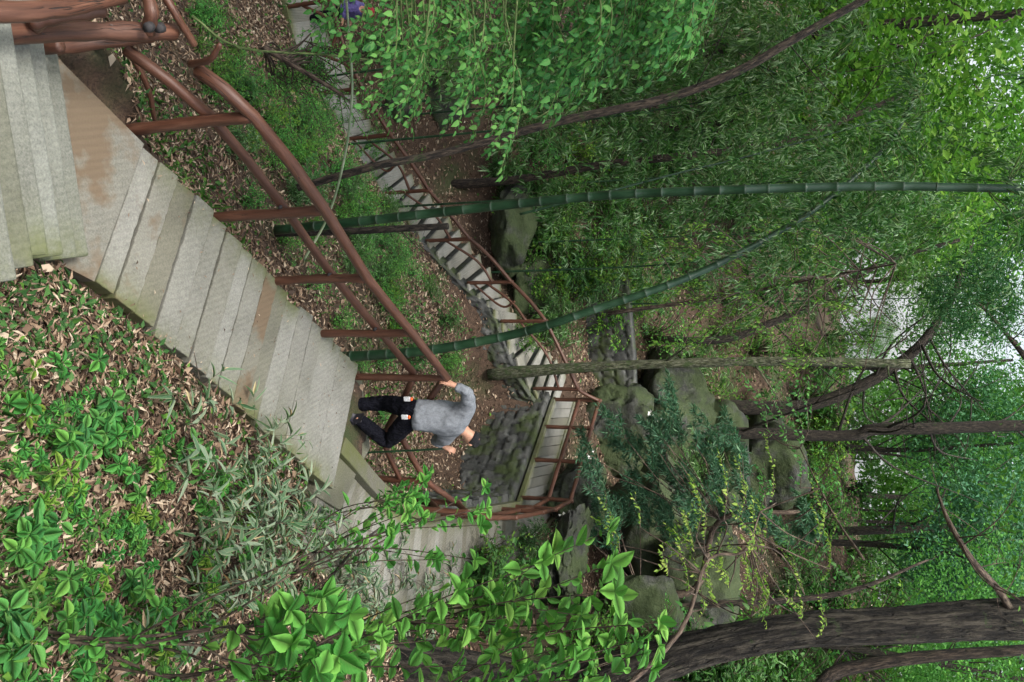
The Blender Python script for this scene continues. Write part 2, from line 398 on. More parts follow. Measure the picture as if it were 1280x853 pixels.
# flight 1: the steep flight below the photographer
e1 = on(112, 318, -4.92); e0 = on(72, 60, -4.92)
edir = nrm((e1 - e0) * A(1, 1, 0)); back1 = nrm(np.cross(edir, A(0, 0, 1))); back1 = -back1 if back1[1] > 0 else back1
F1_L = e1 - edir * 1.75; F1_R = e1
RISE1, TREAD1, N1 = .2, .285, 17
# flight 2
NS2 = 17
L2a, L2b = on(182, 180, -5.16), on(450, 459, -5.75)
R2a, R2b = on(122, 352, -5.16), on(419, 612, -5.75)
# flight 3
L3 = smooth_path([on(415, 566, -5.98), on(485, 636, -6.1), on(560, 653, -6.25), on(645, 640, -6.4)], 27)
# flight 4
C4 = [on(705, 497, -6.4), on(660, 440, -7.0), on(620, 370, -7.8), on(560, 300, -8.8), on(507, 240, -9.55), on(458, 175, -10.25), on(425, 120, -10.75)]
C4 = smooth_path(C4, 120)
C5 = [C4[-1], on(395, 60, -11.0), on(378, -10, -11.05), on(368, -90, -11.1)]
W4 = 1.4

def perp(v): v = A(v[1], -v[0], 0); return nrm(v)       # to the right of v
d3 = nrm(np.gradient(L3, axis=0) * A(1, 1, 0)); r3 = np.array([perp(v) for v in d3]); W3 = 1.35
R3 = L3 + r3 * W3

# ------------------------------------------------------------------ terrain
ctl = []
def g(x, y, Y): ctl.append(at(x, y, Y))
def gp(X, Y, H): ctl.append(A(X, Y, H + CZ))
# beside and under flight 1 / 2
gp(-.6, 4.6, -5.15); gp(-2.2, 4.3, -5.2); gp(-.3, 2.6, -3.8); gp(.3, 0, -2.1); gp(-2.5, 1.5, -3.4); gp(-4, 3, -4.9)
g(430 - 300, 400, 4.7); gp(.35, 3.6, -4.35); gp(.2, 4.6, -4.95); gp(1.2, 4.6, -4.7); gp(1.2, 3.0, -3.6); gp(2.5, 3, -3.2); gp(2.2, 5.2, -4.6); gp(3.2, 6.2, -4.4)
gp(1.0, 1.0, -2.4); gp(3, 1, -2.0); gp(5, 4, -2.6); gp(-1.0, 6.5, -5.35); gp(.6, 7.2, -5.55); gp(1.3, 8.6, -5.75); gp(2.3, 8.0, -5.5); gp(2.6, 9.6, -5.8); gp(3.6, 9, -5.0)
gp(-1.9, 5.2, -5.6); gp(-1.7, 6.4, -6.3); gp(-1.2, 7.8, -6.4); gp(-.4, 9.2, -6.5); gp(.6, 10.4, -6.7); gp(-3.2, 7, -7.6); gp(-4.5, 5, -7.4)
# ravine
g(400, 200, 12); g(350, 100, 12.5); g(470, 480, 12.5); g(440, 330, 12); g(540, 540, 15.5); g(535, 380, 16.3); g(480, 250, 16.3); g(420, 150, 15.6)
g(345, 30, 14.5); gp(-9, 14, -11.6); gp(-7.5, 10, -10.6); gp(-12, 12, -12)
for k in (0, 40, 80, 119): gp(C4[k][0] - .1, C4[k][1] - .0, Hm(C4[k]) - .15)
for p in C4[::24]: gp(p[0] + .25, p[1] + 1.5, Hm(p) + .15)
gp(2.5, 13.4, -7.1); gp(5.6, 13.5, -6.1); gp(1.8, 12.0, -7.0); gp(4.6, 11.2, -5.7); gp(5.2, 17, -6.3); gp(4.3, 18.6, -6.3); gp(3.2, 20.4, -6.2)
gp(1.9, 16.9, -8.25); gp(2.6, 15.2, -7.95); gp(.9, 18.3, -8.3); gp(2.7, 16.6, -8.2)
# far side
g(740, 440, 23.5); g(770, 540, 23); g(800, 600, 24); g(720, 330, 22); g(640, 300, 21); g(600, 200, 20.5); g(560, 60, 20)
g(850, 560, 28); g(880, 660, 24); g(780, 740, 17); g(700, 720, 15.5); g(930, 600, 31); g(1000, 650, 33); g(1060, 600, 42); g(940, 450, 34)
g(860, 330, 31); g(850, 150, 30); g(740, 60, 27); g(960, 230, 42); g(1020, 800, 25); g(900, 830, 15); g(1050, 430, 60); g(1030, 0, 60); g(1085, 850, 45)
gp(9, 8, -1.5); gp(9, 14, -2.5); gp(6, 12, -4.4); gp(14, 20, 1); gp(-14, 24, -9); gp(-25, 30, -7); gp(-22, 12, -8); gp(-12, 2, -7); gp(20, 8, 3); gp(0, -6, -1); gp(8, -6, 1); gp(-10, -6, -5)
gp(-30, 85, -3); gp(34, 80, 5); gp(0, 90, -2); gp(45, 40, 12); gp(-45, 50, 0)
ctl = np.array(ctl)
def _k(r2): return .5 * r2 * np.log(r2 + 1e-6)
def _fit():
    P = ctl[:, :2] / 10; n = len(P); K = _k(((P[:, None] - P[None]) ** 2).sum(-1)) + np.eye(n) * .004
    Q = np.hstack([np.ones((n, 1)), P]); Mx = np.block([[K, Q], [Q.T, np.zeros((3, 3))]])
    return P, np.linalg.solve(Mx, np.concatenate([ctl[:, 2], np.zeros(3)]))
_P, _W = _fit()
def _snoise(x, y, s, seed):
    r = np.random.default_rng(seed); v = 0
    for i in range(5):
        a = r.uniform(0, 6.28); f = s * r.uniform(.6, 1.7); v = v + np.sin(f * (x * math.cos(a) + y * math.sin(a)) + r.uniform(0, 6.28) + 1.3 * np.sin(f * .6 * (y * math.cos(a) - x * math.sin(a))))
    return v / 5
# footprint centre lines to carve: (points, halfwidth)
CARVE = []
c1 = (F1_L + F1_R) / 2
CARVE.append((np.array([c1 + back1 * -.0, c1 + back1 * TREAD1 * N1 + A(0, 0, RISE1 * N1)]), .88, .22, .5))
CARVE.append((np.array([on(95, 205, -5.12), (L2a + R2a) / 2, (L2b + R2b) / 2]), .72, .14, .12))
CARVE.append(((L3 + R3) / 2 + r3 * .1, W3 / 2, .12, .25))
ctr_w = np.array([on(664, 660, -6.4), on(705, 497, -6.4)]); CARVE.append((ctr_w, .72, .12, .12))
CARVE.append((C4[::6], W4 / 2, .3, .25))
CARVE.append((np.array(C5), .8, .15, .3))
def terrain(x, y, carve=True):
    x = np.asarray(x, float); y = np.asarray(y, float); sh = x.shape; x = x.ravel(); y = y.ravel(); z = np.empty_like(x)
    for i in range(0, len(x), 20000):
        q = np.stack([x[i:i + 20000], y[i:i + 20000]], 1) / 10
        z[i:i + 20000] = _k(((q[:, None] - _P[None]) ** 2).sum(-1)) @ _W[:-3] + _W[-3] + q @ _W[-2:]
    far = np.clip((np.hypot(x, y) - 8) / 20, 0, 1)
    z += _snoise(x, y, 2.2, 3) * (.05 + .12 * far) + _snoise(x, y, 7, 4) * .03 + _snoise(x, y, .7, 5) * .5 * far
    if carve:
        for pts, hw, dep, bl in CARVE:
            near = (x > pts[:, 0].min() - 3) & (x < pts[:, 0].max() + 3) & (y > pts[:, 1].min() - 3) & (y < pts[:, 1].max() + 3)
            xi, yi, zi = x[near], y[near], z[near]
            best = np.full(len(xi), 1e9); surf = np.zeros(len(xi))
            for a, b in zip(pts[:-1], pts[1:]):
                d = (b - a)[:2]; L2 = (d ** 2).sum() + 1e-9
                tt = np.clip(((xi - a[0]) * d[0] + (yi - a[1]) * d[1]) / L2, 0, 1)
                ds = np.hypot(xi - a[0] - tt * d[0], yi - a[1] - tt * d[1]); m_ = ds < best
                best[m_] = ds[m_]; surf[m_] = (a[2] + tt * (b[2] - a[2]))[m_]
            k = np.clip((best - hw) / bl, 0, 1); k = k * k * (3 - 2 * k)
            z[near] = (surf - dep) * (1 - k) + zi * k
    return z.reshape(sh)
def hit(x, y, Ymin=1.2):
    d = ray(x, y); T = np.linspace(Ymin, 40, 1200); zz = CZ + d[2] / d[1] * T; gg = terrain(d[0] / d[1] * T, T); h = np.where(gg > zz)[0]
    if not len(h): return None
    Y = T[h[0]]; return A(d[0] / d[1] * Y, Y, gg[h[0]])
def gz(x, y): return float(terrain(np.array([x]), np.array([y]))[0])
u = np.linspace(-1, 1, 420); xs = np.sinh(u * 4.2) / np.sinh(4.2) * 70
v = np.linspace(0, 1, 460); ys = -7 + (np.sinh(v * 3.0) / np.sinh(3.0)) * 110
u = np.linspace(-1, 1, 440); xs = 14 * u + 56 * u ** 5
v = np.linspace(0, 1, 520); ys = -6 + 34 * v + 75 * v ** 4
GX, GY = np.meshgrid(xs, ys); GZ = terrain(GX, GY)
ny, nx = GX.shape; idx = np.arange(nx * ny).reshape(ny, nx)
Fg = np.stack([idx[:-1, :-1], idx[:-1, 1:], idx[1:, 1:], idx[1:, :-1]], -1).reshape(-1, 4)
gr = link('ground', make_mesh('ground', np.stack([GX, GY, GZ], -1).reshape(-1, 3), Fg, M['soil'])); gr['kind'] = 'structure'
# far ridge rings the valley out to the horizon
a = np.linspace(0, 2 * np.pi, 96, endpoint=False); ring = []
for r_, zz in ((66, CZ - 12), (120, CZ - 3), (260, CZ - 6), (600, CZ - 20)):
    ring.append(np.stack([np.cos(a) * r_, 30 + np.sin(a) * r_, zz + _snoise(a * 9, a * 4, 1, 9) * 2], 1))
Fr = [[i * 96 + j, i * 96 + (j + 1) % 96, (i + 1) * 96 + (j + 1) % 96, (i + 1) * 96 + j] for i in range(3) for j in range(96)]
hl = link('hills', make_mesh('hills', np.concatenate(ring), Fr, M['soil'])); hl['kind'] = 'structure'

# ------------------------------------------------------------------ steps
def slab(parent, La, Ra, Rb, Lb, z, th, mat, name='step', bevel=.008, nseg=10, rng=RNG, rag=.002):
    """one slab: La-Ra is the upper edge, Lb-Rb the lower edge; cut across its length so the ends can weather"""
    top = []; 
    for i in range(nseg + 1):
        s = i / nseg
        for P, Q in ((La, Ra), (Lb, Rb)):
            q = P + (Q - P) * s; top.append([q[0] + rng.normal(0, rag), q[1] + rng.normal(0, rag), z + rng.normal(0, .0015)])
    top = np.array(top); bot = top - A(0, 0, th); V = np.vstack([top, bot]); n = len(top); F = []
    for i in range(nseg):
        a, b, c, d = 2 * i, 2 * i + 2, 2 * i + 3, 2 * i + 1
        F += [[a, d, c, b], [a + n, b + n, c + n, d + n], [a, b, b + n, a + n], [d, d + n, c + n, c]]
    F += [[0, n, n + 1, 1], [2 * nseg, 2 * nseg + 1, 2 * nseg + 1 + n, 2 * nseg + n]]
    s = np.repeat(np.abs(np.linspace(-1, 1, nseg + 1)), 2); s = np.concatenate([s, s])
    me = make_mesh(name, V, F, mat, False, {'rnd': s})
    o = link(name, me, parent); m = o.modifiers.new('bevel', 'BEVEL'); m.width = bevel; m.segments = 2; m.limit_method = 'ANGLE'
    return o
rs = np.random.default_rng(21)
st1 = empty('stairs', c1, 'steep flight of narrow ribbed grey concrete steps in the near corner', 'stairs')
for k in range(N1):
    j = rs.normal(0, .03); Lk = F1_L + back1 * TREAD1 * k; Rk = F1_R + back1 * TREAD1 * k + edir * j
    slab(st1, Lk + back1 * TREAD1 * 1.05, Rk + back1 * TREAD1 * 1.05, Rk, Lk, Lk[2] + RISE1 * k, .2, M['concrete_near'], bevel=.018, rng=rs)
st2 = empty('stairs', (L2a + R2a) / 2, 'shallow flight of broad weathered concrete slabs leading down to the person', 'stairs')
La_, Ra_ = on(68, 62, -5.1), on(100, 335, -5.1)
mb = MB(); V = np.array([La_ + A(-.3, -.3, 0), Ra_ + A(-.1, -.4, 0), on(120, 352, -5.1) , on(182, 180, -5.1), on(80, 78, -5.1)])
V[:, 2] = CZ - 5.115; B_ = V - A(0, 0, .12)
mb.add(np.vstack([V, B_]), [[0, 1, 2, 3, 4][::1], [9, 8, 7, 6, 5]] + [[i, i + 5, (i + 1) % 5 + 5, (i + 1) % 5] for i in range(5)])
mb.build('landing', M['concrete_mud'], st2, False)
tt = np.cumsum(np.concatenate([[0], rs.uniform(.82, 1.18, NS2)])); tt /= tt[-1]
for k in range(NS2):
    t0, t1 = tt[k], tt[k + 1] - rs.uniform(.008, .0125)
    j0, j1 = rs.normal(0, .018, 2)
    ed = nrm((R2a - L2a) * A(1, 1, 0))
    La = L2a + (L2b - L2a) * t0; Lb = L2a + (L2b - L2a) * t1; Ra = R2a + (R2b - R2a) * t0; Rb = R2a + (R2b - R2a) * t1
    mat = M['concrete_mud'] if k in (0, 1, 2, 8) else M['concrete']
    slab(st2, La + ed * j0, Ra + ed * j1, Rb + ed * j1, Lb + ed * j0, CZ - 5.13 - .62 * (k + 1) / NS2 + rs.normal(0, .006), .17, mat, nseg=26, rng=rs, rag=.003)
st3 = empty('stairs', L3[0], 'curving flight of small concrete steps beyond the person down to the bridge-like landing', 'stairs')
# landing under the person
pl = [on(452, 440, -5.95), on(452, 580, -5.95), on(425, 600, -5.95), L2b * A(1, 1, 0) + A(0, 0, CZ - 5.95)]
mb = MB(); V = np.array([L2b + A(-.05, -.15, 0), R2b + A(.05, -.15, 0), R2b + A(.35, .45, 0), on(446, 592, -5.95), on(463, 560, -5.95), on(452, 470, -5.95)])
V[:, 2] = CZ - 5.95; mb.add(np.vstack([V, V - A(0, 0, .3)]), [[0, 1, 2, 3, 4, 5], [11, 10, 9, 8, 7, 6]] + [[i, i + 6, (i + 1) % 6 + 6, (i + 1) % 6] for i in range(6)])
mb.build('landing', M['kerb'], st3, False, .01)
n3 = len(L3) - 1; sub = 2
for k in range(n3):
    for j in range(sub):
        f0, f1 = j / sub, (j + 1) / sub - .02
        La = L3[k] * (1 - f0) + L3[k + 1] * f0; Lb = L3[k] * (1 - f1) + L3[k + 1] * f1; Ra = R3[k] * (1 - f0) + R3[k + 1] * f0; Rb = R3[k] * (1 - f1) + R3[k + 1] * f1
        slab(st3, La, Ra, Rb, Lb, Lb[2], .15, M['concrete_mid'], nseg=6, rng=rs)
def strip(P, w, h0, h1, side=1):   # kerb: box swept along P, w wide to the given side
    P = np.asarray(P); d = nrm(np.gradient(P, axis=0) * A(1, 1, 0)); r = np.array([perp(q) for q in d]) * side
    n = len(P); V = np.concatenate([P + A(0, 0, h0), P + A(0, 0, h1), P + r * w + A(0, 0, h1), P + r * w + A(0, 0, h0)]); F = []
    for i in range(n - 1):
        for k in range(4):
            k2 = (k + 1) % 4; F.append([k * n + i, k * n + i + 1, k2 * n + i + 1, k2 * n + i])
    F += [[0, n, 2 * n, 3 * n], [n - 1, 4 * n - 1, 3 * n - 1, 2 * n - 1]]
    return V, F
mb = MB(); V, F = strip(L3, .22, -.12, .13, -1); mb.add(V, F, .9); mb.build('kerb', M['kerb'], st3, False, .012)
mb = MB(); V, F = strip(R3, .16, -.3, .1, 1); mb.add(V, F, .9); mb.build('kerb', M['kerb'], st3, False, .012)
# walkway on the retaining wall
wk = empty('walkway', on(664, 640, -6.4), 'level concrete walkway along the top of the dark stone wall', 'walkway')
Fr0, Fr1, Bk0, Bk1 = on(647, 640, -6.42), on(694, 500, -6.42), on(679, 630, -6.42), on(717, 500, -6.42)
for k in range(11):
    t0, t1 = k / 11, (k + 1) / 11 - .004
    slab(wk, Fr0 + (Fr1 - Fr0) * t0, Bk0 + (Bk1 - Bk0) * t0, Bk0 + (Bk1 - Bk0) * t1, Fr0 + (Fr1 - Fr0) * t1, CZ - 6.42, .15, M['concrete_mid'], 'slab', nseg=5, rng=rs)
V = np.array([on(645, 641, 0 - 6.43), on(636, 705, -6.43), on(654, 690, -6.43), on(703, 624, -6.43), on(680, 629, -6.43)]); V[:, 2] = CZ - 6.425
mb = MB(); mb.add(np.vstack([V, V - A(0, 0, .2)]), [[0, 1, 2, 3, 4], [9, 8, 7, 6, 5]] + [[i, i + 5, (i + 1) % 5 + 5, (i + 1) % 5] for i in range(5)])
mb.build('landing', M['concrete_mid'], wk, False)
for P, Q, s in ((Fr0, Fr1, -1), (Bk0, Bk1, 1), (on(652, 697, -6.42), on(706, 622, -6.42), 1)):
    mb = MB(); V, F = strip(np.linspace(P, Q, 8), .10, -.06, .04, s); mb.add(V, F, .9); mb.build('kerb', M['kerb'], wk, False, .012)
# flight 4
st4 = empty('stairs', C4[0], 'long flight of pale stone steps falling leftward across the ravine', 'stairs')
seg = np.concatenate([[0], np.cumsum(np.linalg.norm(np.diff(C4[:, :2], axis=0), axis=1))]); n4 = int(seg[-1] / .29)
s4 = np.linspace(0, seg[-1], n4 + 1); Q4 = np.stack([np.interp(s4, seg, C4[:, i]) for i in range(3)], 1)
d4 = nrm(np.gradient(Q4, axis=0) * A(1, 1, 0)); n4v = np.array([perp(q) for q in d4])   # right of travel = far side
for k in range(n4):
    a, b = Q4[k], Q4[k + 1] ; j = rs.normal(0, .03)
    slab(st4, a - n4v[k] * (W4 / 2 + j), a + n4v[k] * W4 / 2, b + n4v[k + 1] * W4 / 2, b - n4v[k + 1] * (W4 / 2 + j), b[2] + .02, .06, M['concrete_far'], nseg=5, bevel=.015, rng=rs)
    sh = d4[k] * -.045
    slab(st4, a - n4v[k] * W4 / 2 + sh, a + n4v[k] * W4 / 2 + sh, b + n4v[k + 1] * W4 / 2 + sh, b - n4v[k + 1] * W4 / 2 + sh, b[2] - .04, .3, M['stone'], 'riser', nseg=5, bevel=.015, rng=rs)
C5s = smooth_path(C5, 14); d5 = nrm(np.gradient(C5s, axis=0) * A(1, 1, 0)); n5 = np.array([perp(q) for q in d5])
pt = empty('walkway', C5s[0], 'grey slab path at the foot of the steps, far left under leaves', 'walkway')
for k in range(len(C5s) - 1):
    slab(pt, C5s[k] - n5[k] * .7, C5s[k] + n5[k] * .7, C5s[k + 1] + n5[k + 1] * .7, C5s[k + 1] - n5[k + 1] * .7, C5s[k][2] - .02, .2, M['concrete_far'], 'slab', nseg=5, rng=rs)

# ------------------------------------------------------------------ stone walls with real relief
def relief_wall(name, label, top, drop, out, cell=.3, res=.045, seed=1, group=None):
    """top: Nx3 along the crest; drop: height at each point; out: outward unit vectors"""
    r = np.random.default_rng(seed); top = np.asarray(top, float); out = np.asarray(out, float); drop = np.asarray(drop, float)
    seg = np.concatenate([[0], np.cumsum(np.linalg.norm(np.diff(top, axis=0), axis=1))]); nu = int(seg[-1] / res) + 2
    su = np.linspace(0, seg[-1], nu); T = np.stack([np.interp(su, seg, top[:, i]) for i in range(3)], 1)
    O = nrm(np.stack([np.interp(su, seg, out[:, i]) for i in range(3)], 1)); Dp = np.interp(su, seg, drop); nv = int(drop.max() / res) + 2
    sv = np.linspace(0, 1, nv); SU, SV = np.meshgrid(su, sv); hv = SV * Dp[None]
    # jittered cells, wider than tall
    cs = []; rows = int(drop.max() / (cell * .7)) + 3; cols = int(seg[-1] / cell) + 3
    for i in range(-1, rows):
        for j in range(-1, cols): cs.append((cell * (j + .5 * (i % 2) + r.uniform(-.28, .28)), cell * .7 * (i + r.uniform(-.16, .16))))
    cs = np.array(cs); q = np.stack([SU.ravel(), hv.ravel()], 1)
    dist = (np.abs(q[:, None] - cs[None]) ** 3 * A(1, 2.6)[None]).sum(-1) ** (1 / 3); o2 = np.argsort(dist, 1)[:, :2]
    f1 = np.take_along_axis(dist, o2[:, :1], 1)[:, 0]; f2 = np.take_along_axis(dist, o2[:, 1:], 1)[:, 0]
    cr = r.random(len(cs))[o2[:, 0]]
    cr = np.where((f2 - f1) < cell * .06, 0, cr); rel = np.clip((f2 - f1) / (cell * .12), 0, 1) ** .5 * (.05 + .05 * cr) + _snoise(q[:, 0], q[:, 1], 16, seed) * .015
    P = (T[None] + A(0, 0, -1) * hv[..., None] + O[None] * (hv * .06)[..., None]).reshape(-1, 3) + np.tile(O, (nv, 1)) * rel[:, None]
    idx = np.arange(nu * nv).reshape(nv, nu)
    F = np.stack([idx[:-1, :-1], idx[:-1, 1:], idx[1:, 1:], idx[1:, :-1]], -1).reshape(-1, 4)
    backP = (T - O * .25); n = len(P)                      # crest and core behind
    F = F.tolist(); V = np.vstack([P, backP, backP - A(0, 0, 1) * Dp[:, None]])
    for i in range(nu - 1):
        F.append([i, n + i, n + i + 1, i + 1]); F.append([n + i, n + nu + i, n + nu + i + 1, n + i + 1])
    cr = np.concatenate([cr, np.full(2 * nu, .3)])
    o = link(name, make_mesh(name, V, F, M['stone'], True, {'rnd': cr})); tag(o, label, 'wall', group); return o
oW = nrm(A(-(Fr1 - Fr0)[1], (Fr1 - Fr0)[0], 0)); oW = oW if oW[1] < 0 else -oW
off = oW * .16
l3o = L3[17:-1] - r3[17:-1] * .27
cor = np.vstack([l3o - A(0, 0, .05), Fr0 + off - A(0, 0, .1) + A(-.05, -.05, 0), Fr1 + off - A(0, 0, .1)])
oo = np.vstack([-r3[17:-1], oW[None], oW[None]])
relief_wall('stone_wall', 'dark mossy rubble stone wall holding up the level walkway', cor, np.r_[np.linspace(.9, 2.1, len(l3o)), 2.4, 2.3], oo, .34, seed=4)
e4 = Q4 - n4v * (W4 / 2 + .02); relief_wall('stone_wall', 'mossy stone side wall under the descending steps, facing the ravine', e4 - A(0, 0, .12), np.full(len(e4), 1.2), -n4v, .26, seed=5)
relief_wall('stone_wall', 'squared block retaining wall on the far bank behind the steps', [at(795, 505, 23.6), at(793, 440, 23.3), at(785, 350, 22.8)], [2.2, 2.2, 1.6], [A(-.1, -1, 0)] * 3, .5, seed=6)

# boulders
from mathutils import noise as mn
def boulder(name, label, c, size, seed, group=None, sub=5, rot=0):
    import bmesh
    r = np.random.default_rng(seed); bm = bmesh.new(); bmesh.ops.create_icosphere(bm, subdivisions=sub, radius=1)
    pl_ = [(nrm(r.normal(0, 1, 3)), r.uniform(.5, .85)) for _ in range(16)]
    for v in bm.verts:
        p = np.array(v.co)
        for n_, d_ in pl_:
            k = np.dot(p, n_) - d_
            if k > 0: p = p - n_ * k
        rg = 1 - abs(mn.noise(Vector(p * 3.1) + Vector((0, seed, 0)))); p = p * (1 + .12 * mn.noise(Vector(p * 2.2) + Vector((seed, 0, 0))) - .16 * max(0, rg - .86) / .14 + .06 * mn.noise(Vector(p * 6)) + .035 * mn.noise(Vector(p * 14)))
        v.co = Vector(p)
    me = bpy.data.meshes.new(name); bm.to_mesh(me); bm.free(); me.shade_smooth(); me.materials.append(M['boulder'])
    o = link(name, me); o.location = Vector(c); o.scale = Vector(size); o.rotation_euler = (0, 0, rot); return tag(o, label, 'rock', group)
boulder('boulder', 'big green mossy boulder behind the corner of the walkway rail', at(765, 548, 22.6), (1.6, 1.3, 1.6), 3, rot=.2)
boulder('boulder', 'grey rough boulder just beyond the walkway kerb', at(722, 628, 19.6), (1.5, 1.0, .9), 4, rot=.4)
boulder('boulder', 'pale flat topped rock with rusty edge right of the landing', at(712, 690, 15.8), (1.05, .8, .45), 8, rot=-.3)
boulder('boulder', 'dark rock wedged under the pale flat topped rock', at(688, 712, 15.6), (.8, .7, .5), 9)
rk = np.random.default_rng(5)
RL = ['grey outcrop below the pine branches', 'cracked rock face left of the pine branches', 'upper cracked crag in the middle of the bank', 'low rock beside the small green shrub on the bank',
      'shaded slab high on the bank', 'lichen grey crag under the yellow sprays', 'rock between the pine and the big trunk', 'dark rock at the foot of the big trunk', 'flat mossy rock behind the descending steps', 'long mossy slab on the left bank',
      'rounded stone by the lower steps', 'mossy boulder on the left bank under leaves']
for (x, y, Y, sx, sz), lb in zip([(800, 650, 21, 1.7, 1.3), (850, 520, 26, 2.2, 1.4), (900, 590, 27, 2.2, 1.6), (830, 480, 27, 1.6, .9), (960, 580, 31, 2.2, 1.5), (830, 620, 23, 1.6, 1.3), (870, 720, 20, 1.8, 1.3), (800, 770, 16, 1.3, 1.0),
                                   (668, 352, 21.5, 1.6, .8), (640, 300, 20.6, 1.5, .7), (500, 130, 19.5, 1.1, .6), (560, 110, 20.5, 1.8, .9)], RL):
    boulder('boulder', lb, at(x, y, Y), (sx, sx * .8, sz), int(rk.integers(99)), rot=rk.uniform(0, 3), sub=4)

# ------------------------------------------------------------------ log railings
rr = np.random.default_rng(11)
def log(parent, name, P, r0, r1=None, k=10, wob=.035, bend=.0):
    P = smooth_path(P, 14) if len(P) > 1 else P
    n = len(P); r0 *= .9; rad = np.linspace(r0, (r1 or r0) * (.9 if r1 else 1), n) * (1 + rr.normal(0, .055, n))
    if bend: P = P + np.outer(np.sin(np.linspace(0, np.pi, n)), rr.normal(0, bend, 3))
    P = P + np.cumsum(rr.normal(0, r0 * .03, (n, 3)), 0) * np.sin(np.linspace(0, np.pi, n))[:, None]
    ends = P[-1] + nrm(P[-1] - P[-2]) * r0 * .35, P[0] + nrm(P[0] - P[1]) * r0 * .35
    P = np.vstack([ends[1], P, ends[0]]); rad = np.r_[rad[0] * .6, rad, rad[-1] * .6]
    mb = MB(); mb.tube(P, rad, k, wob, rng=rr)
    o = mb.build(name, M['rail_wood'], parent)
    return o
def vpost(base, topx):           # vertical from base up to the height seen at photo x
    d = np.hypot(base[0], base[1]); b = (topx - 640) / FPX; Yb = base[1]
    return A(base[0], Yb, CZ + Yb * (-SP + b * CP) / (CP + b * SP))
# railing of flight 2
ra = empty('log_railing', on(170, 166, -5.2), 'brown log railing along the slab flight beside the person', 'railing')
bases = [(170, 166, -5.2, 313), (270, 275, -5.35, 402), (341, 355, -5.5, 456), (400, 420, -5.62, 512), (449, 474, -5.75, 556)]
tops = []; mids = []
for x, y, H, tx in bases:
    b = on(x, y, H); b = b - nrm(ed) * .03; tp = vpost(b, tx); tops.append(tp); mids.append(b + (tp - b) * .62)
    log(ra, 'post', [b - A(0, 0, .12), tp], .052)
tops = np.array(tops); mids = np.array(mids)
s0 = at(248, 88, 5.15); log(ra, 'rail', np.vstack([s0, tops + A(0, 0, .03)]), .058, .056, bend=.01)
kn = at(262, 75, 5.0); log(ra, 'rail', [at(238, 80, 5.1), kn, at(275, 56, 4.95)], .03, .022)
lo_ = [at(158, 62, 4.9)] + [m_ + A(-.06, .04, 0) for m_ in mids]
log(ra, 'rail', np.array(lo_), .05, .048, bend=.01)
for tp, dv in [(t_, A(-.02, -.05, .02)) for t_ in tops[:4]] + [(m_, A(-.06, -.03, .02)) for m_ in mids[1:4]]:
    mb = MB(); mb.tube([tp + dv * .4, tp + dv * 1.15], [.024, .017], 8, .15, rng=rr); mb.build('knot', M['knot'], ra)
# railing along flight 3
rb = empty('log_railing', on(433, 550, -6), 'brown log railing on the left side of the steps beyond the person', 'railing')
pp = [(452, 545, -6.3, 502, 10.9), (470, 597, -6.15, 532, 11.6), (505, 624, -6.15, 572, 12.4)]
t3 = [tops[-1] + A(0, .03, -.02)]; m3 = [mids[-1]]
for x, y, H, tx, Yy in pp:
    b = at(x - 8, y, Yy); tp = vpost(b, tx); t3.append(tp); m3.append(b + (tp - b) * .55); log(rb, 'post', [b - A(0, 0, .15), tp + A(0, 0, .05)], .05)
for k in range(3):
    log(rb, 'rail', [t3[k], t3[k + 1]], .05, .046); log(rb, 'rail', [m3[k] + A(.03, .03, 0), m3[k + 1] + A(.03, .03, 0)], .042, .04)
idxs = [12, 16, 20, 24, 26]; pt3 = [t3[-1]]; pm3 = [m3[-1]]
for i in idxs:
    b = L3[i] - r3[i] * .13; tp = b + A(0, 0, .95); log(rb, 'post', [b, tp + A(0, 0, .04)], .05); pt3.append(tp); pm3.append(b + A(0, 0, .5))
for P in (pt3, pm3):
    for k in range(len(P) - 1): log(rb, 'rail', [P[k], P[k + 1]], .05, .045)
# railing of the walkway
rc = empty('log_railing', Fr0, 'brown two bar log railing along the walkway over the stone wall', 'railing')
T_, M_, = [pt3[-1]], [pm3[-1]]
for t_ in (.10, .42, .72, .985):
    b = Fr0 + (Fr1 - Fr0) * t_ + oW * .06; tp = b + A(0, 0, 1.08); log(rc, 'post', [b, tp + A(0, 0, .05)], .05); T_.append(tp); M_.append(b + A(0, 0, .6))
for P in (T_, M_):
    for k in range(len(P) - 1): log(rc, 'rail', [P[k], P[k + 1]], .05, .048)
# railing of flight 4, with crooked branches filling it
rd = empty('log_railing', Q4[0], 'twisted brown branch railing down the side of the long far steps', 'railing')
P4, Mm = [T_[-1]], [M_[-1]]
ks = list(range(3, n4, 4)); pb = []
for k in ks:
    b = Q4[k] - n4v[k] * (W4 / 2 - .08) - A(0, 0, .05); tp = b + A(0, 0, 1.08); log(rd, 'post', [b, tp + A(0, 0, .04)], .05); P4.append(tp); pb.append(b)
    Mm.append(b + A(0, 0, .55 + rr.normal(0, .06)))
for k in range(len(P4) - 1): log(rd, 'rail', [P4[k], P4[k + 1] ], .048, .046, bend=.02)
for k in range(len(pb) - 1):
    a, b = pb[k], pb[k + 1]; mid = (a + b) / 2
    log(rd, 'branch', [a + A(0, 0, .62), mid + A(0, 0, .78 + rr.normal(0, .08)), b + A(0, 0, .45)], .036, .03)
    if k % 3 == 1: log(rd, 'branch', [mid + A(0, 0, .75), mid + A(.1, .05, .4), b + A(0, 0, .12)], .03, .026)
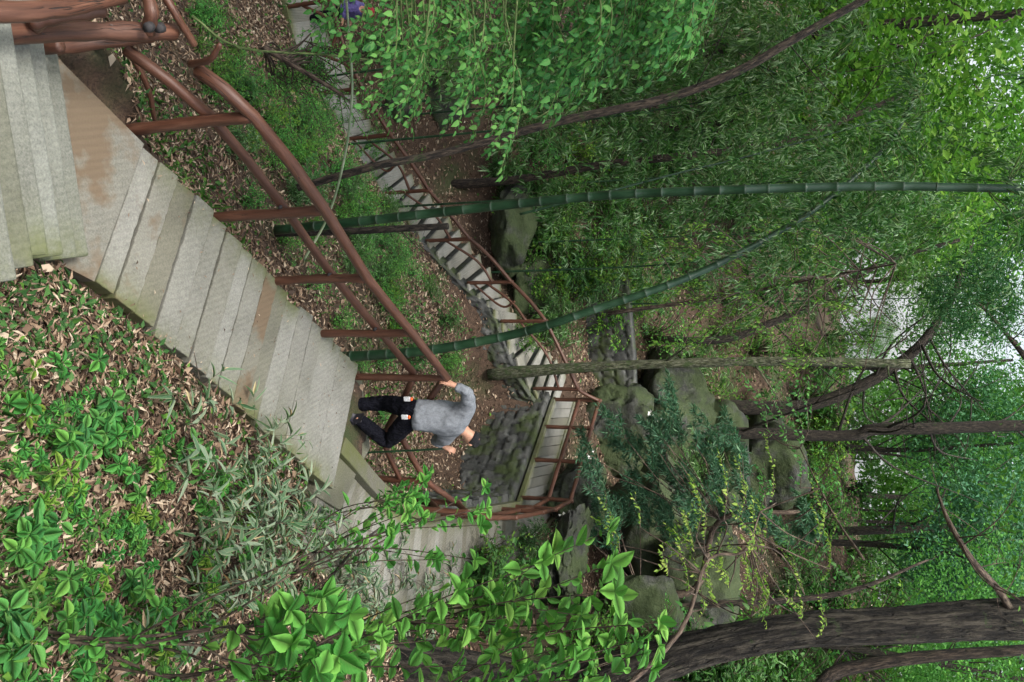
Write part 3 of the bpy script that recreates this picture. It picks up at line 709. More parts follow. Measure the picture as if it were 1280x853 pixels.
# railing round the path on the left
re_ = empty('log_railing', C5s[2], 'crooked branch railing round the path at the far left edge', 'railing')
T5 = [P4[-1]]
for k in range(1, len(C5s), 3):
    b = C5s[k] - n5[k] * .62; tp = b + A(0, 0, 1.05); log(re_, 'post', [b - A(0, 0, .05), tp], .055); T5.append(tp)
    if k > 1:
        a = T5[-2]; log(re_, 'branch', [a - A(0, 0, .3), (a + tp) / 2 + A(0, 0, -.05), tp - A(0, 0, .75)], .045, .038)
log(re_, 'rail', np.array(T5), .052, .05)
# railing of flight 1 at the near left corner
rf = empty('log_railing', F1_L, 'thick brown log railing with cut knots in the near left corner', 'railing')
cA = at(218, 40, 4.7)
log(rf, 'rail', [at(-90, 50, 3.1), at(60, 44, 3.9), cA], .07, .066, 14)
log(rf, 'rail', [at(-90, 16, 2.9), at(60, 12, 3.5), at(150, -6, 4.0)], .062, .058, 14)
log(rf, 'rail', [at(30, 66, 4.4), at(190, 45, 4.9)], .06, .055, 12)
log(rf, 'post', [at(-40, 66, 4.3), at(75, 58, 4.3)], .055, .05, 12)
log(rf, 'post', [at(60, 66, 4.9), at(200, 40, 4.9)], .05, .05, 12)
log(rf, 'post', [at(35, 40, 3.8), at(55, 20, 3.75), at(80, -14, 3.9)], .062, .055, 12)
log(rf, 'branch', [at(185, 40, 4.5), at(188, 14, 4.4), at(180, -20, 4.4)], .05, .046, 12)
log(rf, 'branch', [at(200, -14, 4.5), at(222, 22, 4.6), at(243, 56, 4.8)], .035, .026, 10)
log(rf, 'branch', [at(40, 30, 3.7), at(75, 18, 3.8), at(128, 12, 4.0)], .05, .048, 12)
log(rf, 'branch', [at(160, 60, 5.6), at(185, 110, 6.0), at(193, 150, 6.3)], .03, .024, 8)
for x, y, Y in ((194, 36, 4.44), (207, 37, 4.55)):
    mb = MB(); p = at(x, y, Y); mb.tube([p + A(.0, -.035, 0), p + A(.02, -.075, .0)], [.035, .03], 8, .1, rng=rr); mb.build('knot', M['knot'], rf)

# ------------------------------------------------------------------ people
def skin_part(name, J, E, mat, parent, sub=2, root=0):
    keys = list(J); me = bpy.data.meshes.new(name)
    me.from_pydata([Vector(J[k][0]) for k in keys], [(keys.index(a), keys.index(b)) for a, b in E], [])
    o = link(name, me, parent); o.modifiers.new('skin', 'SKIN')
    if not me.skin_vertices: return o
    for i, k in enumerate(keys):
        r = J[k][1]; sv = me.skin_vertices[0].data[i]; sv.radius = (r, r) if not isinstance(r, tuple) else r; sv.use_root = (i == root)
    s = o.modifiers.new('sub', 'SUBSURF'); s.levels = sub; s.render_levels = sub
    me.materials.append(mat)
    for m_ in o.modifiers:
        if m_.type == 'SKIN': m_.use_smooth_shade = True
    return o
def ell(name, c, rad, mat, parent, rot=(0, 0, 0), seg=20):
    import bmesh
    bm = bmesh.new(); bmesh.ops.create_uvsphere(bm, u_segments=seg, v_segments=seg // 2, radius=1)
    me = bpy.data.meshes.new(name)
    from mathutils import Euler
    mt = Matrix.Translation(Vector(c)) @ Euler(rot).to_matrix().to_4x4() @ Matrix.Diagonal((*rad, 1))
    bmesh.ops.transform(bm, matrix=mt, verts=bm.verts); bm.to_mesh(me); bm.free(); me.shade_smooth(); me.materials.append(mat)
    return link(name, me, parent)
def folds(o, st, size):
    tx = bpy.data.textures.new('folds', 'CLOUDS'); tx.noise_scale = size; tx.noise_depth = 1
    d = o.modifiers.new('folds', 'DISPLACE'); d.texture = tx; d.strength = st; d.mid_level = .5; d.texture_coords = 'GLOBAL'
def person(J, label, top, legs, cat='person', hatmat=None):
    """J: joint name -> point. one continuous body, clothes over it"""
    root = empty('person', (J['ankle_l'] + J['ankle_r']) / 2, label, cat)
    fwd = nrm(J['nose'] - J['head']); hd = nrm(J['head'] - J['neck'])
    body = {'pelvis': (J['pelvis'], .10), 'spine': (J['spine'], .10), 'chest': (J['chest'], .11), 'neck': (J['neck'], .07), 'jaw': (J['head'] - hd * .06, (.07, .08)), 'head': (J['head'] + hd * .02, (.105, .118)), 'crown': (J['head'] + hd * .11, (.085, .095))}
    E = [('pelvis', 'spine'), ('spine', 'chest'), ('chest', 'neck'), ('neck', 'jaw'), ('jaw', 'head'), ('head', 'crown')]
    for s in 'lr':
        body['sh' + s] = (J['sh_' + s], .05); body['el' + s] = (J['el_' + s], .038); body['wr' + s] = (J['wr_' + s], .036); body['pa' + s] = (J['hand_' + s], (.05, .026))
        E += [('chest', 'sh' + s), ('sh' + s, 'el' + s), ('el' + s, 'wr' + s), ('wr' + s, 'pa' + s)]
        hdir = nrm(J['hand_' + s] - J['wr_' + s]); sd_ = nrm(np.cross(hdir, A(.2, .3, 1)));  cur = nrm(np.cross(hdir, sd_))
        if cur[2] > 0: cur = -cur
        for q, ln in enumerate((.055, .07, .075, .065)):
            b = J['hand_' + s] + hdir * .03 + sd_ * (.03 - .02 * q)
            body['f%d%s' % (q, s)] = (b, .011); body['g%d%s' % (q, s)] = (b + hdir * ln * .5 + cur * ln * .25, .0095); body['h%d%s' % (q, s)] = (b + hdir * ln * .6 + cur * ln * .75, .008)
            E += [('pa' + s, 'f%d%s' % (q, s)), ('f%d%s' % (q, s), 'g%d%s' % (q, s)), ('g%d%s' % (q, s), 'h%d%s' % (q, s))]
        b = J['hand_' + s] - hdir * .02 + sd_ * .04
        body['t' + s] = (b, .012); body['u' + s] = (b + hdir * .035 + sd_ * .02 + cur * .02, .010); E += [('pa' + s, 't' + s), ('t' + s, 'u' + s)]
        body['hi' + s] = (J['hip_' + s], .085); body['kn' + s] = (J['kn_' + s], .055); body['an' + s] = (J['ankle_' + s], .022)
        body['to' + s] = (J['toe_' + s] * .5 + J['ankle_' + s] * .5 - A(0, 0, .02), .01)
        E += [('pelvis', 'hi' + s), ('hi' + s, 'kn' + s), ('kn' + s, 'an' + s), ('an' + s, 'to' + s)]
    skin_part('body', body, E, M['skin'], root)
    # sweatshirt
    tp = {'hem': (J['pelvis'] * 1.02 - J['spine'] * .02, (.225, .175)), 'low': (J['pelvis'] * .6 + J['spine'] * .4, (.225, .185)), 'spine': (J['spine'], (.225, .19)), 'chest': (J['chest'], (.24, .19)), 'col': (J['neck'] * .7 + J['chest'] * .3, .11)}
    E = [('hem', 'low'), ('low', 'spine'), ('spine', 'chest'), ('chest', 'col')]
    for s in 'lr':
        a, b, c = J['sh_' + s], J['el_' + s], J['wr_' + s]
        tp['s' + s] = (a, .12); tp['m' + s] = ((a + b) / 2, .095); tp['e' + s] = (b, .082); tp['f' + s] = ((b + c) / 2, .07); tp['w' + s] = (c * .9 + b * .1, .056)
        E += [('chest', 's' + s), ('s' + s, 'm' + s), ('m' + s, 'e' + s), ('e' + s, 'f' + s), ('f' + s, 'w' + s)]
    sw = skin_part('sweatshirt', tp, E, M[top], root, 3); folds(sw, .028, .075)
    tr = {'waist': (J['pelvis'] * .72 + J['spine'] * .28, (.175, .145)), 'pel': (J['pelvis'], (.2, .17))}; E = [('waist', 'pel')]
    for s in 'lr':
        a, b, c = J['hip_' + s], J['kn_' + s], J['ankle_' + s]
        tr['h' + s] = (a, .15); tr['th' + s] = ((a + b) / 2, .13); tr['k' + s] = (b, .11); tr['c' + s] = ((b + c) / 2, .098); tr['a' + s] = (c, .09)
        E += [('pel', 'h' + s), ('h' + s, 'th' + s), ('th' + s, 'k' + s), ('k' + s, 'c' + s), ('c' + s, 'a' + s)]
    tw_ = skin_part('trousers', tr, E, M[legs], root, 3); folds(tw_, .022, .07)
    for s in 'lr':
        a, t_ = J['ankle_' + s], J['toe_' + s]; d = nrm(t_ - a); h = a - d * .06 - A(0, 0, .05)
        sh = {'heel': (h, (.06, .065)), 'mid': (a * .5 + t_ * .5 - A(0, 0, .025), (.07, .06)), 'toe': (t_ - A(0, 0, .01) + d * .04, (.062, .045)), 'top': (a, .075)}
        skin_part('shoe', sh, [('heel', 'mid'), ('mid', 'toe'), ('heel', 'top')], M['shoe'], root)
    # face
    side = nrm(np.cross(fwd, hd)); hc = J['head'] + hd * .03
    mb = MB(); mb.tube([hc + fwd * .085 + hd * .02, hc + fwd * .112 - hd * .02, hc + fwd * .09 - hd * .035], [.008, .017, .012], 8); mb.build('nose', M['skin'], root)
    for q in (-1, 1):
        ell('ear', hc + side * q * .092 - fwd * .0, (.02, .02, .032), M['skin'], root, seg=12)
        ell('eye', hc + side * q * .033 + fwd * .083 + hd * .02, (.012, .012, .012), M['white'], root, seg=10)
    ell('mouth', hc + fwd * .085 - hd * .055, (.022, .012, .008), M['red_cloth'], root, seg=10)
    from mathutils import Matrix as Mx
    hm = np.stack([side, fwd, hd], 1)                     # hair cap: a ball sheared open at the face and nape
    import bmesh
    bm = bmesh.new(); bmesh.ops.create_uvsphere(bm, u_segments=28, v_segments=18, radius=1); r_ = np.random.default_rng(3)
    for v in bm.verts:
        q = np.array(v.co); k = 1.0
        if q[1] > .1 and q[2] < .35 + .3 * q[1]: k = .80
        if q[2] < -.45: k = .80
        q = q * A(.098, .112, .118) * k * (1 + .02 * r_.normal()); v.co = Vector(hc + hm @ q + fwd * -.008 + hd * .012)
    me = bpy.data.meshes.new('hair'); bm.to_mesh(me); bm.free(); me.shade_smooth(); me.materials.append(M['hair']); link('hair', me, root)
    if hatmat:
        ell('cap', hc + hd * .07, (.115, .115, .075), M[hatmat], root); ell('cap_brim', hc + fwd * .12 + hd * .05, (.08, .09, .012), M[hatmat], root)
    return root
J = dict(ankle_l=at(443, 506, 9.92), ankle_r=at(447, 523, 9.72), toe_l=at(436, 512, 10.12), toe_r=at(437, 533, 9.86),
         kn_l=at(480, 504, 10.08), kn_r=at(484, 553, 10.12), hip_l=at(512, 509, 9.9), hip_r=at(510, 527, 9.95), pelvis=at(515, 518, 9.9),
         spine=at(541, 521, 10.0), chest=at(568, 527, 10.15), neck=at(582, 540, 10.26), head=at(589, 547, 10.34), nose=at(578, 556, 10.5),
         sh_l=at(585, 509, 10.02), sh_r=at(557, 548, 10.32), el_l=at(585, 490, 9.82), wr_l=at(566, 481, 9.72), hand_l=at(558, 478, 9.68),
         el_r=at(543, 550, 10.5), wr_r=at(556, 559, 10.62), hand_r=at(564, 562, 10.68))
p1 = person(J, 'person in grey sweatshirt and black trousers bending forward, one hand on the rail post', 'jersey', 'trousers')
for dx in (.02, -.2):
    p = J['pelvis'] + A(dx, -.20 + abs(dx) * .35, .0); mb = MB(); mb.box(p, A(.03, .014, .045), .3); mb.build('name_tag', M['white'], p1, False, .008)
    ell('tag_clip', p + A(0, 0, .06), (.025, .016, .02), M['orange'], p1, seg=10)
mb = MB(); mb.tube(smooth_path([at(431, 567, 10.5), at(500, 564, 10.55), at(556, 561, 10.66)], 10), .014, 8, .05)
tag(mb.build('walking_stick', M['culm']), 'thin dark green cane upright in the hand of the grey clad person', 'walking stick')
cb = C5s[6] + n5[6] * .1 + A(0, 0, .1); cb = at(368, 22, 16.6); cb[2] = max(cb[2], gz(cb[0], cb[1]) + .1)
def stand(c, h=1.55, az=0):
    k = h / 1.75; f = A(math.sin(az), math.cos(az), 0); s = A(f[1], -f[0], 0); q = lambda a, b, z: c + (s * a + f * b + A(0, 0, z)) * k
    return dict(ankle_l=q(-.1, 0, 0), ankle_r=q(.1, .1, 0), toe_l=q(-.1, .16, -.04), toe_r=q(.1, .26, -.04), kn_l=q(-.1, .06, .45), kn_r=q(.1, .13, .45), hip_l=q(-.09, 0, .86), hip_r=q(.09, 0, .86), pelvis=q(0, 0, .92),
                spine=q(0, .0, 1.12), chest=q(0, .04, 1.33), neck=q(0, .07, 1.5), head=q(0, .1, 1.6), nose=q(0, .25, 1.58), sh_l=q(-.19, .03, 1.4), sh_r=q(.19, .03, 1.4), el_l=q(-.26, .04, 1.12), el_r=q(.26, .04, 1.12), wr_l=q(-.22, .24, 1.0), wr_r=q(.22, .24, 1.0), hand_l=q(-.2, .31, .99), hand_r=q(.2, .31, .99))
person(stand(cb, 1.5, 1.3), 'person in purple patterned top and dark red cap on the far left path', 'purple', 'trousers', hatmat='red_cloth')

# ------------------------------------------------------------------ trees
TAKEN = set()
ONES = 'zero one two three four five six seven eight nine ten eleven twelve thirteen fourteen fifteen sixteen seventeen eighteen nineteen'.split()
TENS = 'x x twenty thirty forty fifty sixty seventy eighty ninety'.split()
def words(n): return 'a hundred' if n >= 100 else (ONES[n] if n < 20 else TENS[n // 10] + ('-' + ONES[n % 10] if n % 10 else ''))
def place_words(p):
    v = np.asarray(p, float) - A(0, 0, CZ); f = v[1] * CP - v[2] * SP; uu = v[1] * SP + v[2] * CP
    x = 640 + FPX * uu / f; y = 426.5 + FPX * v[0] / f; q, w_ = int(round(x / 12.8)), int(round(y / 8.53))
    q = min(99, max(0, q)); w_ = min(99, max(0, w_))
    while (q, w_) in TAKEN: w_ += 1
    TAKEN.add((q, w_)); return '%s percent across, %s percent down the photo' % (words(q), words(w_))
def crown_cloud(lv, rng, c, rad, nclump, nleaf, L, W, T=TRH, flat=.55, cs=.16):
    c = np.asarray(c); rad = np.asarray(rad, float)
    d = nrm(rng.normal(0, 1, (nclump, 3))); q = c + d * rad * (rng.uniform(.25, 1, (nclump, 1)) ** .55)
    sz = rad.mean() * cs * rng.uniform(.6, 1.5, nclump)
    n = nclump * nleaf; ci = np.repeat(np.arange(nclump), nleaf)
    P = q[ci] + rng.normal(0, 1, (n, 3)) * sz[ci][:, None] * A(1, 1, flat)
    D = rng.normal(0, 1, (n, 3)); D[:, 2] = D[:, 2] * .4 - .35
    N = A(0, 0, 1) + rng.normal(0, .45, (n, 3))
    s = rng.uniform(.6, 1.2, n); tone = np.clip(rng.random(nclump)[ci] * .6 + rng.random(n) * .4, 0, 1)
    lv.add(P, D, N, L * s, W * s, T, tone, rng); return q
def limbs(mb, rng, path, rad, n, ln, lo=.35, up=.5, sub=3, targets=None):
    path = np.asarray(path); tips = []
    for i in range(n):
        s = lo + (1 - lo) * (i + rng.random()) / n; k = min(int(s * (len(path) - 1)), len(path) - 2); b = path[k] + (path[k + 1] - path[k]) * rng.random()
        if targets is not None: e = targets[rng.integers(len(targets))]
        else:
            a = rng.uniform(0, 6.28); e = b + A(math.cos(a), math.sin(a), up + rng.normal(0, .3)) * ln * rng.uniform(.6, 1.1)
        m1 = b + (e - b) * .5 + rng.normal(0, .08, 3) * np.linalg.norm(e - b); r0 = rad * (1 - .65 * s) * rng.uniform(.18, .38)
        P = smooth_path([b, m1, e], 8); mb.tube(P, np.linspace(r0, r0 * .25, len(P)), 6, .06, rng=rng); tips.append(e)
        for _ in range(sub):
            q = P[rng.integers(3, len(P))]; e2 = q + nrm((e - b) / np.linalg.norm(e - b) + rng.normal(0, .7, 3)) * np.linalg.norm(e - b) * rng.uniform(.3, .6)
            P2 = smooth_path([q, (q + e2) / 2 + rng.normal(0, .06, 3), e2], 6); mb.tube(P2, np.linspace(r0 * .4, r0 * .1, len(P2)), 5, .05, rng=rng); tips.append(e2)
    return tips
rt = np.random.default_rng(33)
def back_tree_parts(seed, h, cr, mat, bk, nclump=95, nleaf=110, L=.14, W=.085, z0=.45, tr=.16):
    r = np.random.default_rng(seed); mb = MB(); top = A(r.normal(0, .4), r.normal(0, .4), h * .85)
    P = smooth_path([A(0, 0, -.6), A(r.normal(0, .15), r.normal(0, .15), h * .4), top], 14); mb.tube(P, np.linspace(tr, tr * .35, len(P)), 10, .07, rng=r)
    lv = Leaves(); q = crown_cloud(lv, r, (0, 0, h * (z0 + (1 - z0) / 2)), (cr, cr, h * (1 - z0) / 2), nclump, nleaf, L, W)
    limbs(mb, r, P, tr, 12, 1, .4, sub=2, targets=q)
    return [('trunk', mb.mesh('trunk', M[bk])), ('crown', lv.mesh('crown', M[mat]))]
GT = 'trees filling the wooded slope behind'
KT = [proto('broadleaf_tree', '', 'tree', GT, back_tree_parts(1, 10, 3.6, 'leaf_mid', 'bark_dark')),
      proto('broadleaf_tree', '', 'tree', GT, back_tree_parts(2, 9, 3.2, 'leaf_lime', 'bark_brown')),
      proto('broadleaf_tree', '', 'tree', GT, back_tree_parts(3, 11, 3.8, 'leaf_bright', 'bark_dark')),
      proto('evergreen_tree', '', 'tree', GT, back_tree_parts(4, 10, 3.0, 'leaf_blue', 'bark_dark', 170, 70, .2, .09))]
KL = ['mid green tree', 'lime green tree', 'bright green tree', 'bluish green tree']
usedT = [False] * 4
# (photo x of crown centre, photo y, Y distance, kind)
spots = [(930, 60, 26, 0), (1010, 150, 27, 1), (1130, 60, 28, 1), (1090, 210, 33, 0), (900, 200, 29, 0), (1200, 150, 30, 1), (980, 300, 36, 1), (880, 330, 37, 0), 
         (1180, 570, 44, 2), (1120, 640, 42, 2), (1190, 660, 40, 0), (1170, 740, 38, 2), (1230, 560, 36, 3), (1240, 700, 30, 3), (1080, 560, 56, 2), 
         (1080, 690, 47, 0), (1030, 800, 26, 0), (1160, 830, 24, 2), (1240, 830, 22, 2), (1240, 40, 24, 1), (840, 50, 24, 0), (1030, 20, 36, 2), (1010, 420, 52, 0), (1100, 120, 46, 2), (1160, 300, 52, 1), (1000, 240, 48, 0),
         (1260, 230, 44, 1), (1225, 455, 38, 0), (1170, 350, 44, 0), (1270, 630, 50, 2), (940, 420, 46, 0), (1060, 730, 52, 0)]
where = ['at the left edge', 'upper left', 'top left corner', 'left of centre', 'lower left bank', 'behind the tall bamboo', 'above the bent bamboo', 'behind the broken trunk', 'behind the steps', 'beyond the forked trunk']
for i, (x, y, Y, k) in enumerate(spots):
    p = at(x, y, Y); h = (10, 9, 11, 10)[k]; s = rt.uniform(.85, 1.15)
    gx, gy = p[0], p[1]; g0 = gz(gx, gy); base = max(g0 - .2, p[2] - h * s * .78) if p[2] - h * s * .7 > g0 - 1 else g0 - .2
    base = g0 - .1
    s = np.clip((p[2] - g0) / (h * .72), .35, 1.6)
    side = 'left' if y < 284 else ('middle' if y < 568 else 'right'); dep = 'near' if Y < 30 else ('more distant' if Y < 42 else 'far')
    lab = '%s on the %s part of the slope, %s, number %d from its near side' % (KL[k], side, dep, i + 1)
    hgt = 'low' if x < 960 else ('rising mid height' if x < 1120 else 'reaching the top of the canopy')
    lab = '%s %s, crown %s' % (dep, KL[k], place_words(p))
    if not usedT[k]: o = KT[k]; o.location = Vector((gx, gy, base)); o.scale = (s, s, s); o['label'] = lab; usedT[k] = True
    else: copy_thing(KT[k], (gx, gy, base), rt.uniform(0, 6.28), s, lab)
    # looks-alike trees keep the shared group

# trees added out of view so their crowns shade the ravine
for (x, y, s_, k, lb) in [(14, 10, 1.7, 0, 'unseen tree added on the right bank to cast shade'), (-14, 11, 2.6, 1, 'unseen tree added on the left bank to cast shade'), (-11, 4, 2.4, 2, 'unseen tree added left of the stairs to cast shade'),
                      (-20, 22, 3.1, 0, 'unseen tree added farther up the left bank to cast shade'), (19, 22, 2.4, 2, 'unseen tree added farther up the right bank to cast shade')]:
    copy_thing(KT[k], (x, y, gz(x, y) - .2), rt.uniform(0, 6.28), s_, lb)
rw = np.random.default_rng(64); lv = Leaves(); mbw = MB()
for i in range(420):
    a = math.radians(rw.uniform(-34, 34)); dd_ = rw.uniform(56, 84); X, Y = math.sin(a) * dd_, math.cos(a) * dd_; z = gz(X, Y); r_ = rw.uniform(2.0, 4.2); hz = rw.uniform(1, 11)
    if -.075 < a < .045 and z + hz > CZ + .5: continue
    if -.30 < a < -.24 and z + hz > CZ + 1: continue
    n = 260; P = A(X, Y, z + hz) + nrm(rw.normal(0, 1, (n, 3))) * r_ * rw.uniform(.4, 1, (n, 1)) * A(1, 1, .8)
    lv.add(P, rw.normal(0, 1, (n, 3)), A(0, 0, 1) + rw.normal(0, .5, (n, 3)), .42, .26, TRH, np.clip(rw.random() * .7 + rw.random(n) * .3, 0, 1), rw)
tag(lv.build('distant_wood', M['leaf_mid']), 'far wood closing the top of the valley in green leaves', 'wood', kind='stuff')
# big trunk on the right
def tree_thing(name, label, path, rad, bk, nl=0, ln=1, k=14, wob=.06, leaf=None, clumps=0, crown=None, sub=3, lo=.4, cat='tree', n=40, nleaf=60, L=.09, W=.05, up=.5, burls=0):
    path = list(path); g0 = gz(path[0][0], path[0][1])
    if path[0][2] > g0 and rad[0] > .055: path = [A(path[0][0], path[0][1], g0 - .3)] + path; rad = [rad[0] * 1.25] + list(rad)
    P = smooth_path(path, n); r = np.random.default_rng(len(label) * 7)
    root = empty(name, P[0], label, cat)
    mb = MB(); rd_ = np.interp(np.linspace(0, 1, len(P)), np.linspace(0, 1, len(rad)), rad); mb.tube(P, rd_, k, wob, rng=r)
    tips = limbs(mb, r, P, rad[0], nl, ln, lo, up, sub) if nl else []
    for _ in range(burls):
        i = r.integers(5, len(P) - 3); a = nrm(r.normal(0, 1, 3)); c_ = P[i] + a * rd_[i] * .8; mb.tube([c_ - a * .1, c_, c_ + a * .07], [rd_[i] * .4, rd_[i] * .3, rd_[i] * .12], 8, .12, rng=r)
    mb.build('trunk', M[bk], root)
    if leaf:
        lv = Leaves()
        for (c, rr_, nc) in crown: crown_cloud(lv, r, c, rr_, nc, nleaf, L, W)
        lv.build('crown', M[leaf], root)
    return root
def P_(*a): return [at(*q) for q in a]
tree_thing('broadleaf_tree', 'massive dark ridged trunk rising on the right side', P_((690, 872, 9.6), (790, 838, 9.4), (880, 810, 9.3), (1000, 788, 9.3), (1120, 782, 9.4), (1220, 775, 9.6), (1320, 772, 9.9), (1500, 760, 10.6)), [.36, .23, .18, .165, .17, .185, .2, .16], 'bark_big', 5, 2.2, k=64, wob=.035, n=110, lo=.82,
           leaf='leaf_mid', crown=[(at(1420, 730, 10.5), (2.5, 2.5, 1.3), 60)], burls=6)
mb_r = [o for o in COL.objects if o.name.startswith('broadleaf_tree')][-1]
HB = float(hit(616, 468, 12)[1])
tree_thing('broadleaf_tree', 'pale slim mossy trunk snapped off at the top beside the steps', P_((612, 468, HB), (760, 458, HB), (950, 452, HB + .2), (1138, 455, HB + .4)), [.15, .105, .095, .085], 'bark_moss', 4, .8, k=12, n=40)
tree_thing('broadleaf_tree', 'leaning reddish brown trunk crossing the left bank', P_((372, 235, 9.5), (470, 208, 9.9), (560, 190, 10.4), (700, 152, 11), (830, 124, 11.6), (925, 88, 12), (1000, 45, 12.4), (1095, -8, 13), (1250, -90, 14)), [.05, .05, .05, .055, .06, .06, .055, .05, .04], 'bark_brown', 6, 1.6, k=14, n=60, lo=.5)
tree_thing('broadleaf_tree', 'short dark stump of a trunk behind the tall bamboo base', P_((345, 292, 9.3), (440, 289, 9.3), (560, 283, 9.4)), [.045, .042, .038], 'bark_dark', 2, .4, k=10, n=20)
tree_thing('broadleaf_tree', 'dark forked trunk silhouetted against the pale sky gap', P_((980, 510, 30), (1040, 498, 30), (1100, 470, 30), (1150, 432, 30), (1190, 372, 30), (1215, 300, 30)), [.22, .2, .18, .16, .12, .08], 'bark_dark', 12, 3.5, k=12, n=30, sub=4)
tree_thing('broadleaf_tree', 'upright dark trunk with bare curved limbs, right of the forked trunk', P_((1040, 545, 26), (1090, 537, 26), (1160, 536, 26), (1275, 532, 26), (1400, 530, 26)), [.15, .16, .16, .14, .09], 'bark_dark', 16, 3.0, k=12, n=30, sub=4, lo=.12)
tree_thing('broadleaf_tree', 'dim straight trunk further right on the slope', P_((1050, 664, 34), (1120, 662, 34), (1240, 658, 34), (1400, 650, 34)), [.17, .16, .13, .08], 'bark_dark', 10, 3, k=10, n=24)
tree_thing('broadleaf_tree', 'slender brown trunk between the far bank and the leaning trunk', P_((640, 225, 20), (760, 205, 20), (900, 190, 20), (1000, 170, 20), (1150, 110, 20)), [.10, .09, .085, .075, .05], 'bark_brown', 8, 2, k=10, n=24)
tree_thing('broadleaf_tree', 'dark limb like trunk above the bent bamboo', P_((900, 425, 27), (960, 405, 27), (1010, 385, 27), (1100, 330, 27), (1200, 300, 27)), [.12, .11, .1, .08, .05], 'bark_dark', 10, 3, k=10, n=24)
tree_thing('broadleaf_tree', 'thin grey trunk left of the big right trunk', P_((800, 757, 16), (900, 755, 16), (1050, 742, 16.4), (1160, 700, 17)), [.07, .06, .05, .02], 'bark_brown', 8, .8, k=8, n=24)
tree_thing('dead_tree', 'bare reddish dead branch slanting before the big trunk', P_((1268, 772, 9.75), (1250, 740, 9.4), (1215, 700, 9.1), (1185, 650, 9.2), (1170, 610, 9.6)), [.04, .034, .03, .022, .01], 'twig', 9, .8, k=7, n=20, lo=.2)
tree_thing('broadleaf_tree', 'long low brown limb at the lower right behind the big trunk', P_((940, 870, 10.5), (1050, 838, 10.8), (1150, 822, 11), (1290, 812, 11.4)), [.07, .08, .07, .06], 'bark_brown', 5, .8, k=9, n=24)

# ------------------------------------------------------------------ hanging foliage from a tree out of frame on the left
r = np.random.default_rng(77)
def spray_tree(name, label, root_path, rootr, twigs, leafmat, L, W, step, T=TSO, sub=5, seed=1, bk='twig', droop=.15, sublen=.35, cat='tree', jit=.22, tw=.006, down=.35, tone=None):
    """twigs: list of (p0, p1) main shoots; side twiglets carry the leaves"""
    r = np.random.default_rng(seed); root = empty(name, root_path[0], label, cat); mb = MB(); lv = Leaves()
    P = smooth_path(root_path, 16); mb.tube(P, np.linspace(rootr[0], rootr[1], len(P)), 10, .05, rng=r)
    for p0, p1 in twigs:
        j = P[np.argmin(np.linalg.norm(P - p0, axis=1))]
        dj = np.linalg.norm(j - p0)
        if dj > .05: Qj = smooth_path([j, (j + p0) / 2 + r.normal(0, .06, 3) * min(dj, 1.5), p0], 8); mb.tube(Qj, np.linspace(tw * 2.2, tw * 1.2, len(Qj)), 5, .03, rng=r)
        ln = np.linalg.norm(p1 - p0); m1 = (p0 + p1) / 2 + A(0, 0, ln * .10) + r.normal(0, .04, 3) * ln
        Q = smooth_path([p0, m1, p1], 14); mb.tube(Q, np.linspace(tw * 1.2, tw * .4, len(Q)), 5, .02, rng=r)
        twig_leaves(lv, Q, step, L, W, T, r, droop, jit=jit, tone=tone)
        n = max(2, int(sub))
        dirm = nrm(p1 - p0)
        for i in range(n):
            s = (i + .6) / n; b = Q[min(int(s * (len(Q) - 1)), len(Q) - 2)]; sd = nrm(np.cross(A(0, 0, 1), dirm)) * (1 if i % 2 else -1)
            l2 = ln * sublen * (1.15 - .7 * s) * r.uniform(.6, 1.2); e = b + nrm(dirm * .8 + sd * .8 + r.normal(0, .25, 3) + A(0, 0, -down)) * l2
            Q2 = smooth_path([b, (b + e) / 2 + A(0, 0, l2 * .08), e], 8); mb.tube(Q2, np.linspace(tw * .6, tw * .25, len(Q2)), 4, .02, rng=r)
            twig_leaves(lv, Q2, step, L, W, T, r, droop, jit=jit, tone=tone)
    mb.build('branches', M[bk], root); lv.build('foliage', M[leafmat], root); return root
def envelope(x):
    return np.interp(x, [370, 420, 520, 570, 630, 660, 700, 760, 820, 880], [60, 130, 165, 175, 215, 150, 150, 110, 110, 60])
def left_sprays(xa, xb, n, Ya, Yb, seed, scale=1.):
    r = np.random.default_rng(seed); out = []
    for i in range(n):
        x = r.uniform(xa, xb); y1 = envelope(x) * r.uniform(.45, 1.02) * scale; Y = r.uniform(Ya, Yb); y0 = y1 - r.uniform(90, 170); x0 = x + r.uniform(-5, 35)
        out.append((at(x0, y0, Y * r.uniform(.93, 1.05)), at(x - r.uniform(0, 14), y1, Y)))
    return out
spray_tree('broadleaf_tree', 'bright green hanging leaf sprays over the lower left steps', [A(-4.6, 5.2, CZ - 7.2), A(-4.4, 5.6, CZ - 3), A(-4.2, 6.2, CZ + 1)], [.12, .05],
           left_sprays(400, 645, 36, 5.0, 7.0, 5), 'leaf_hang', .062, .04, .03, sub=8, seed=3, sublen=.42, bk='twig_green')
spray_tree('broadleaf_tree', 'fresh green leafy boughs above the lower left sprays', [A(-5.4, 6.6, CZ - 7.6), A(-5, 6.8, CZ - 3), A(-4.8, 7.2, CZ + 2)], [.12, .05],
           left_sprays(645, 880, 62, 6.0, 8.0, 6), 'leaf_hang', .08, .05, .04, sub=9, seed=4, sublen=.45, bk='twig_green')
spray_tree('fern_leaved_shrub', 'small leaved dense green shrub right behind the near log rail', [at(330, 60, 6.8), at(380, 90, 6.9), at(430, 120, 7)], [.03, .015],
           [(at(r.uniform(330, 400), r.uniform(40, 110), 7.2), at(r.uniform(350, 470), r.uniform(60, 170), 7.4)) for _ in range(26)], 'leaf_bright', .035, .018, .02, sub=8, seed=8, sublen=.5, cat='shrub')
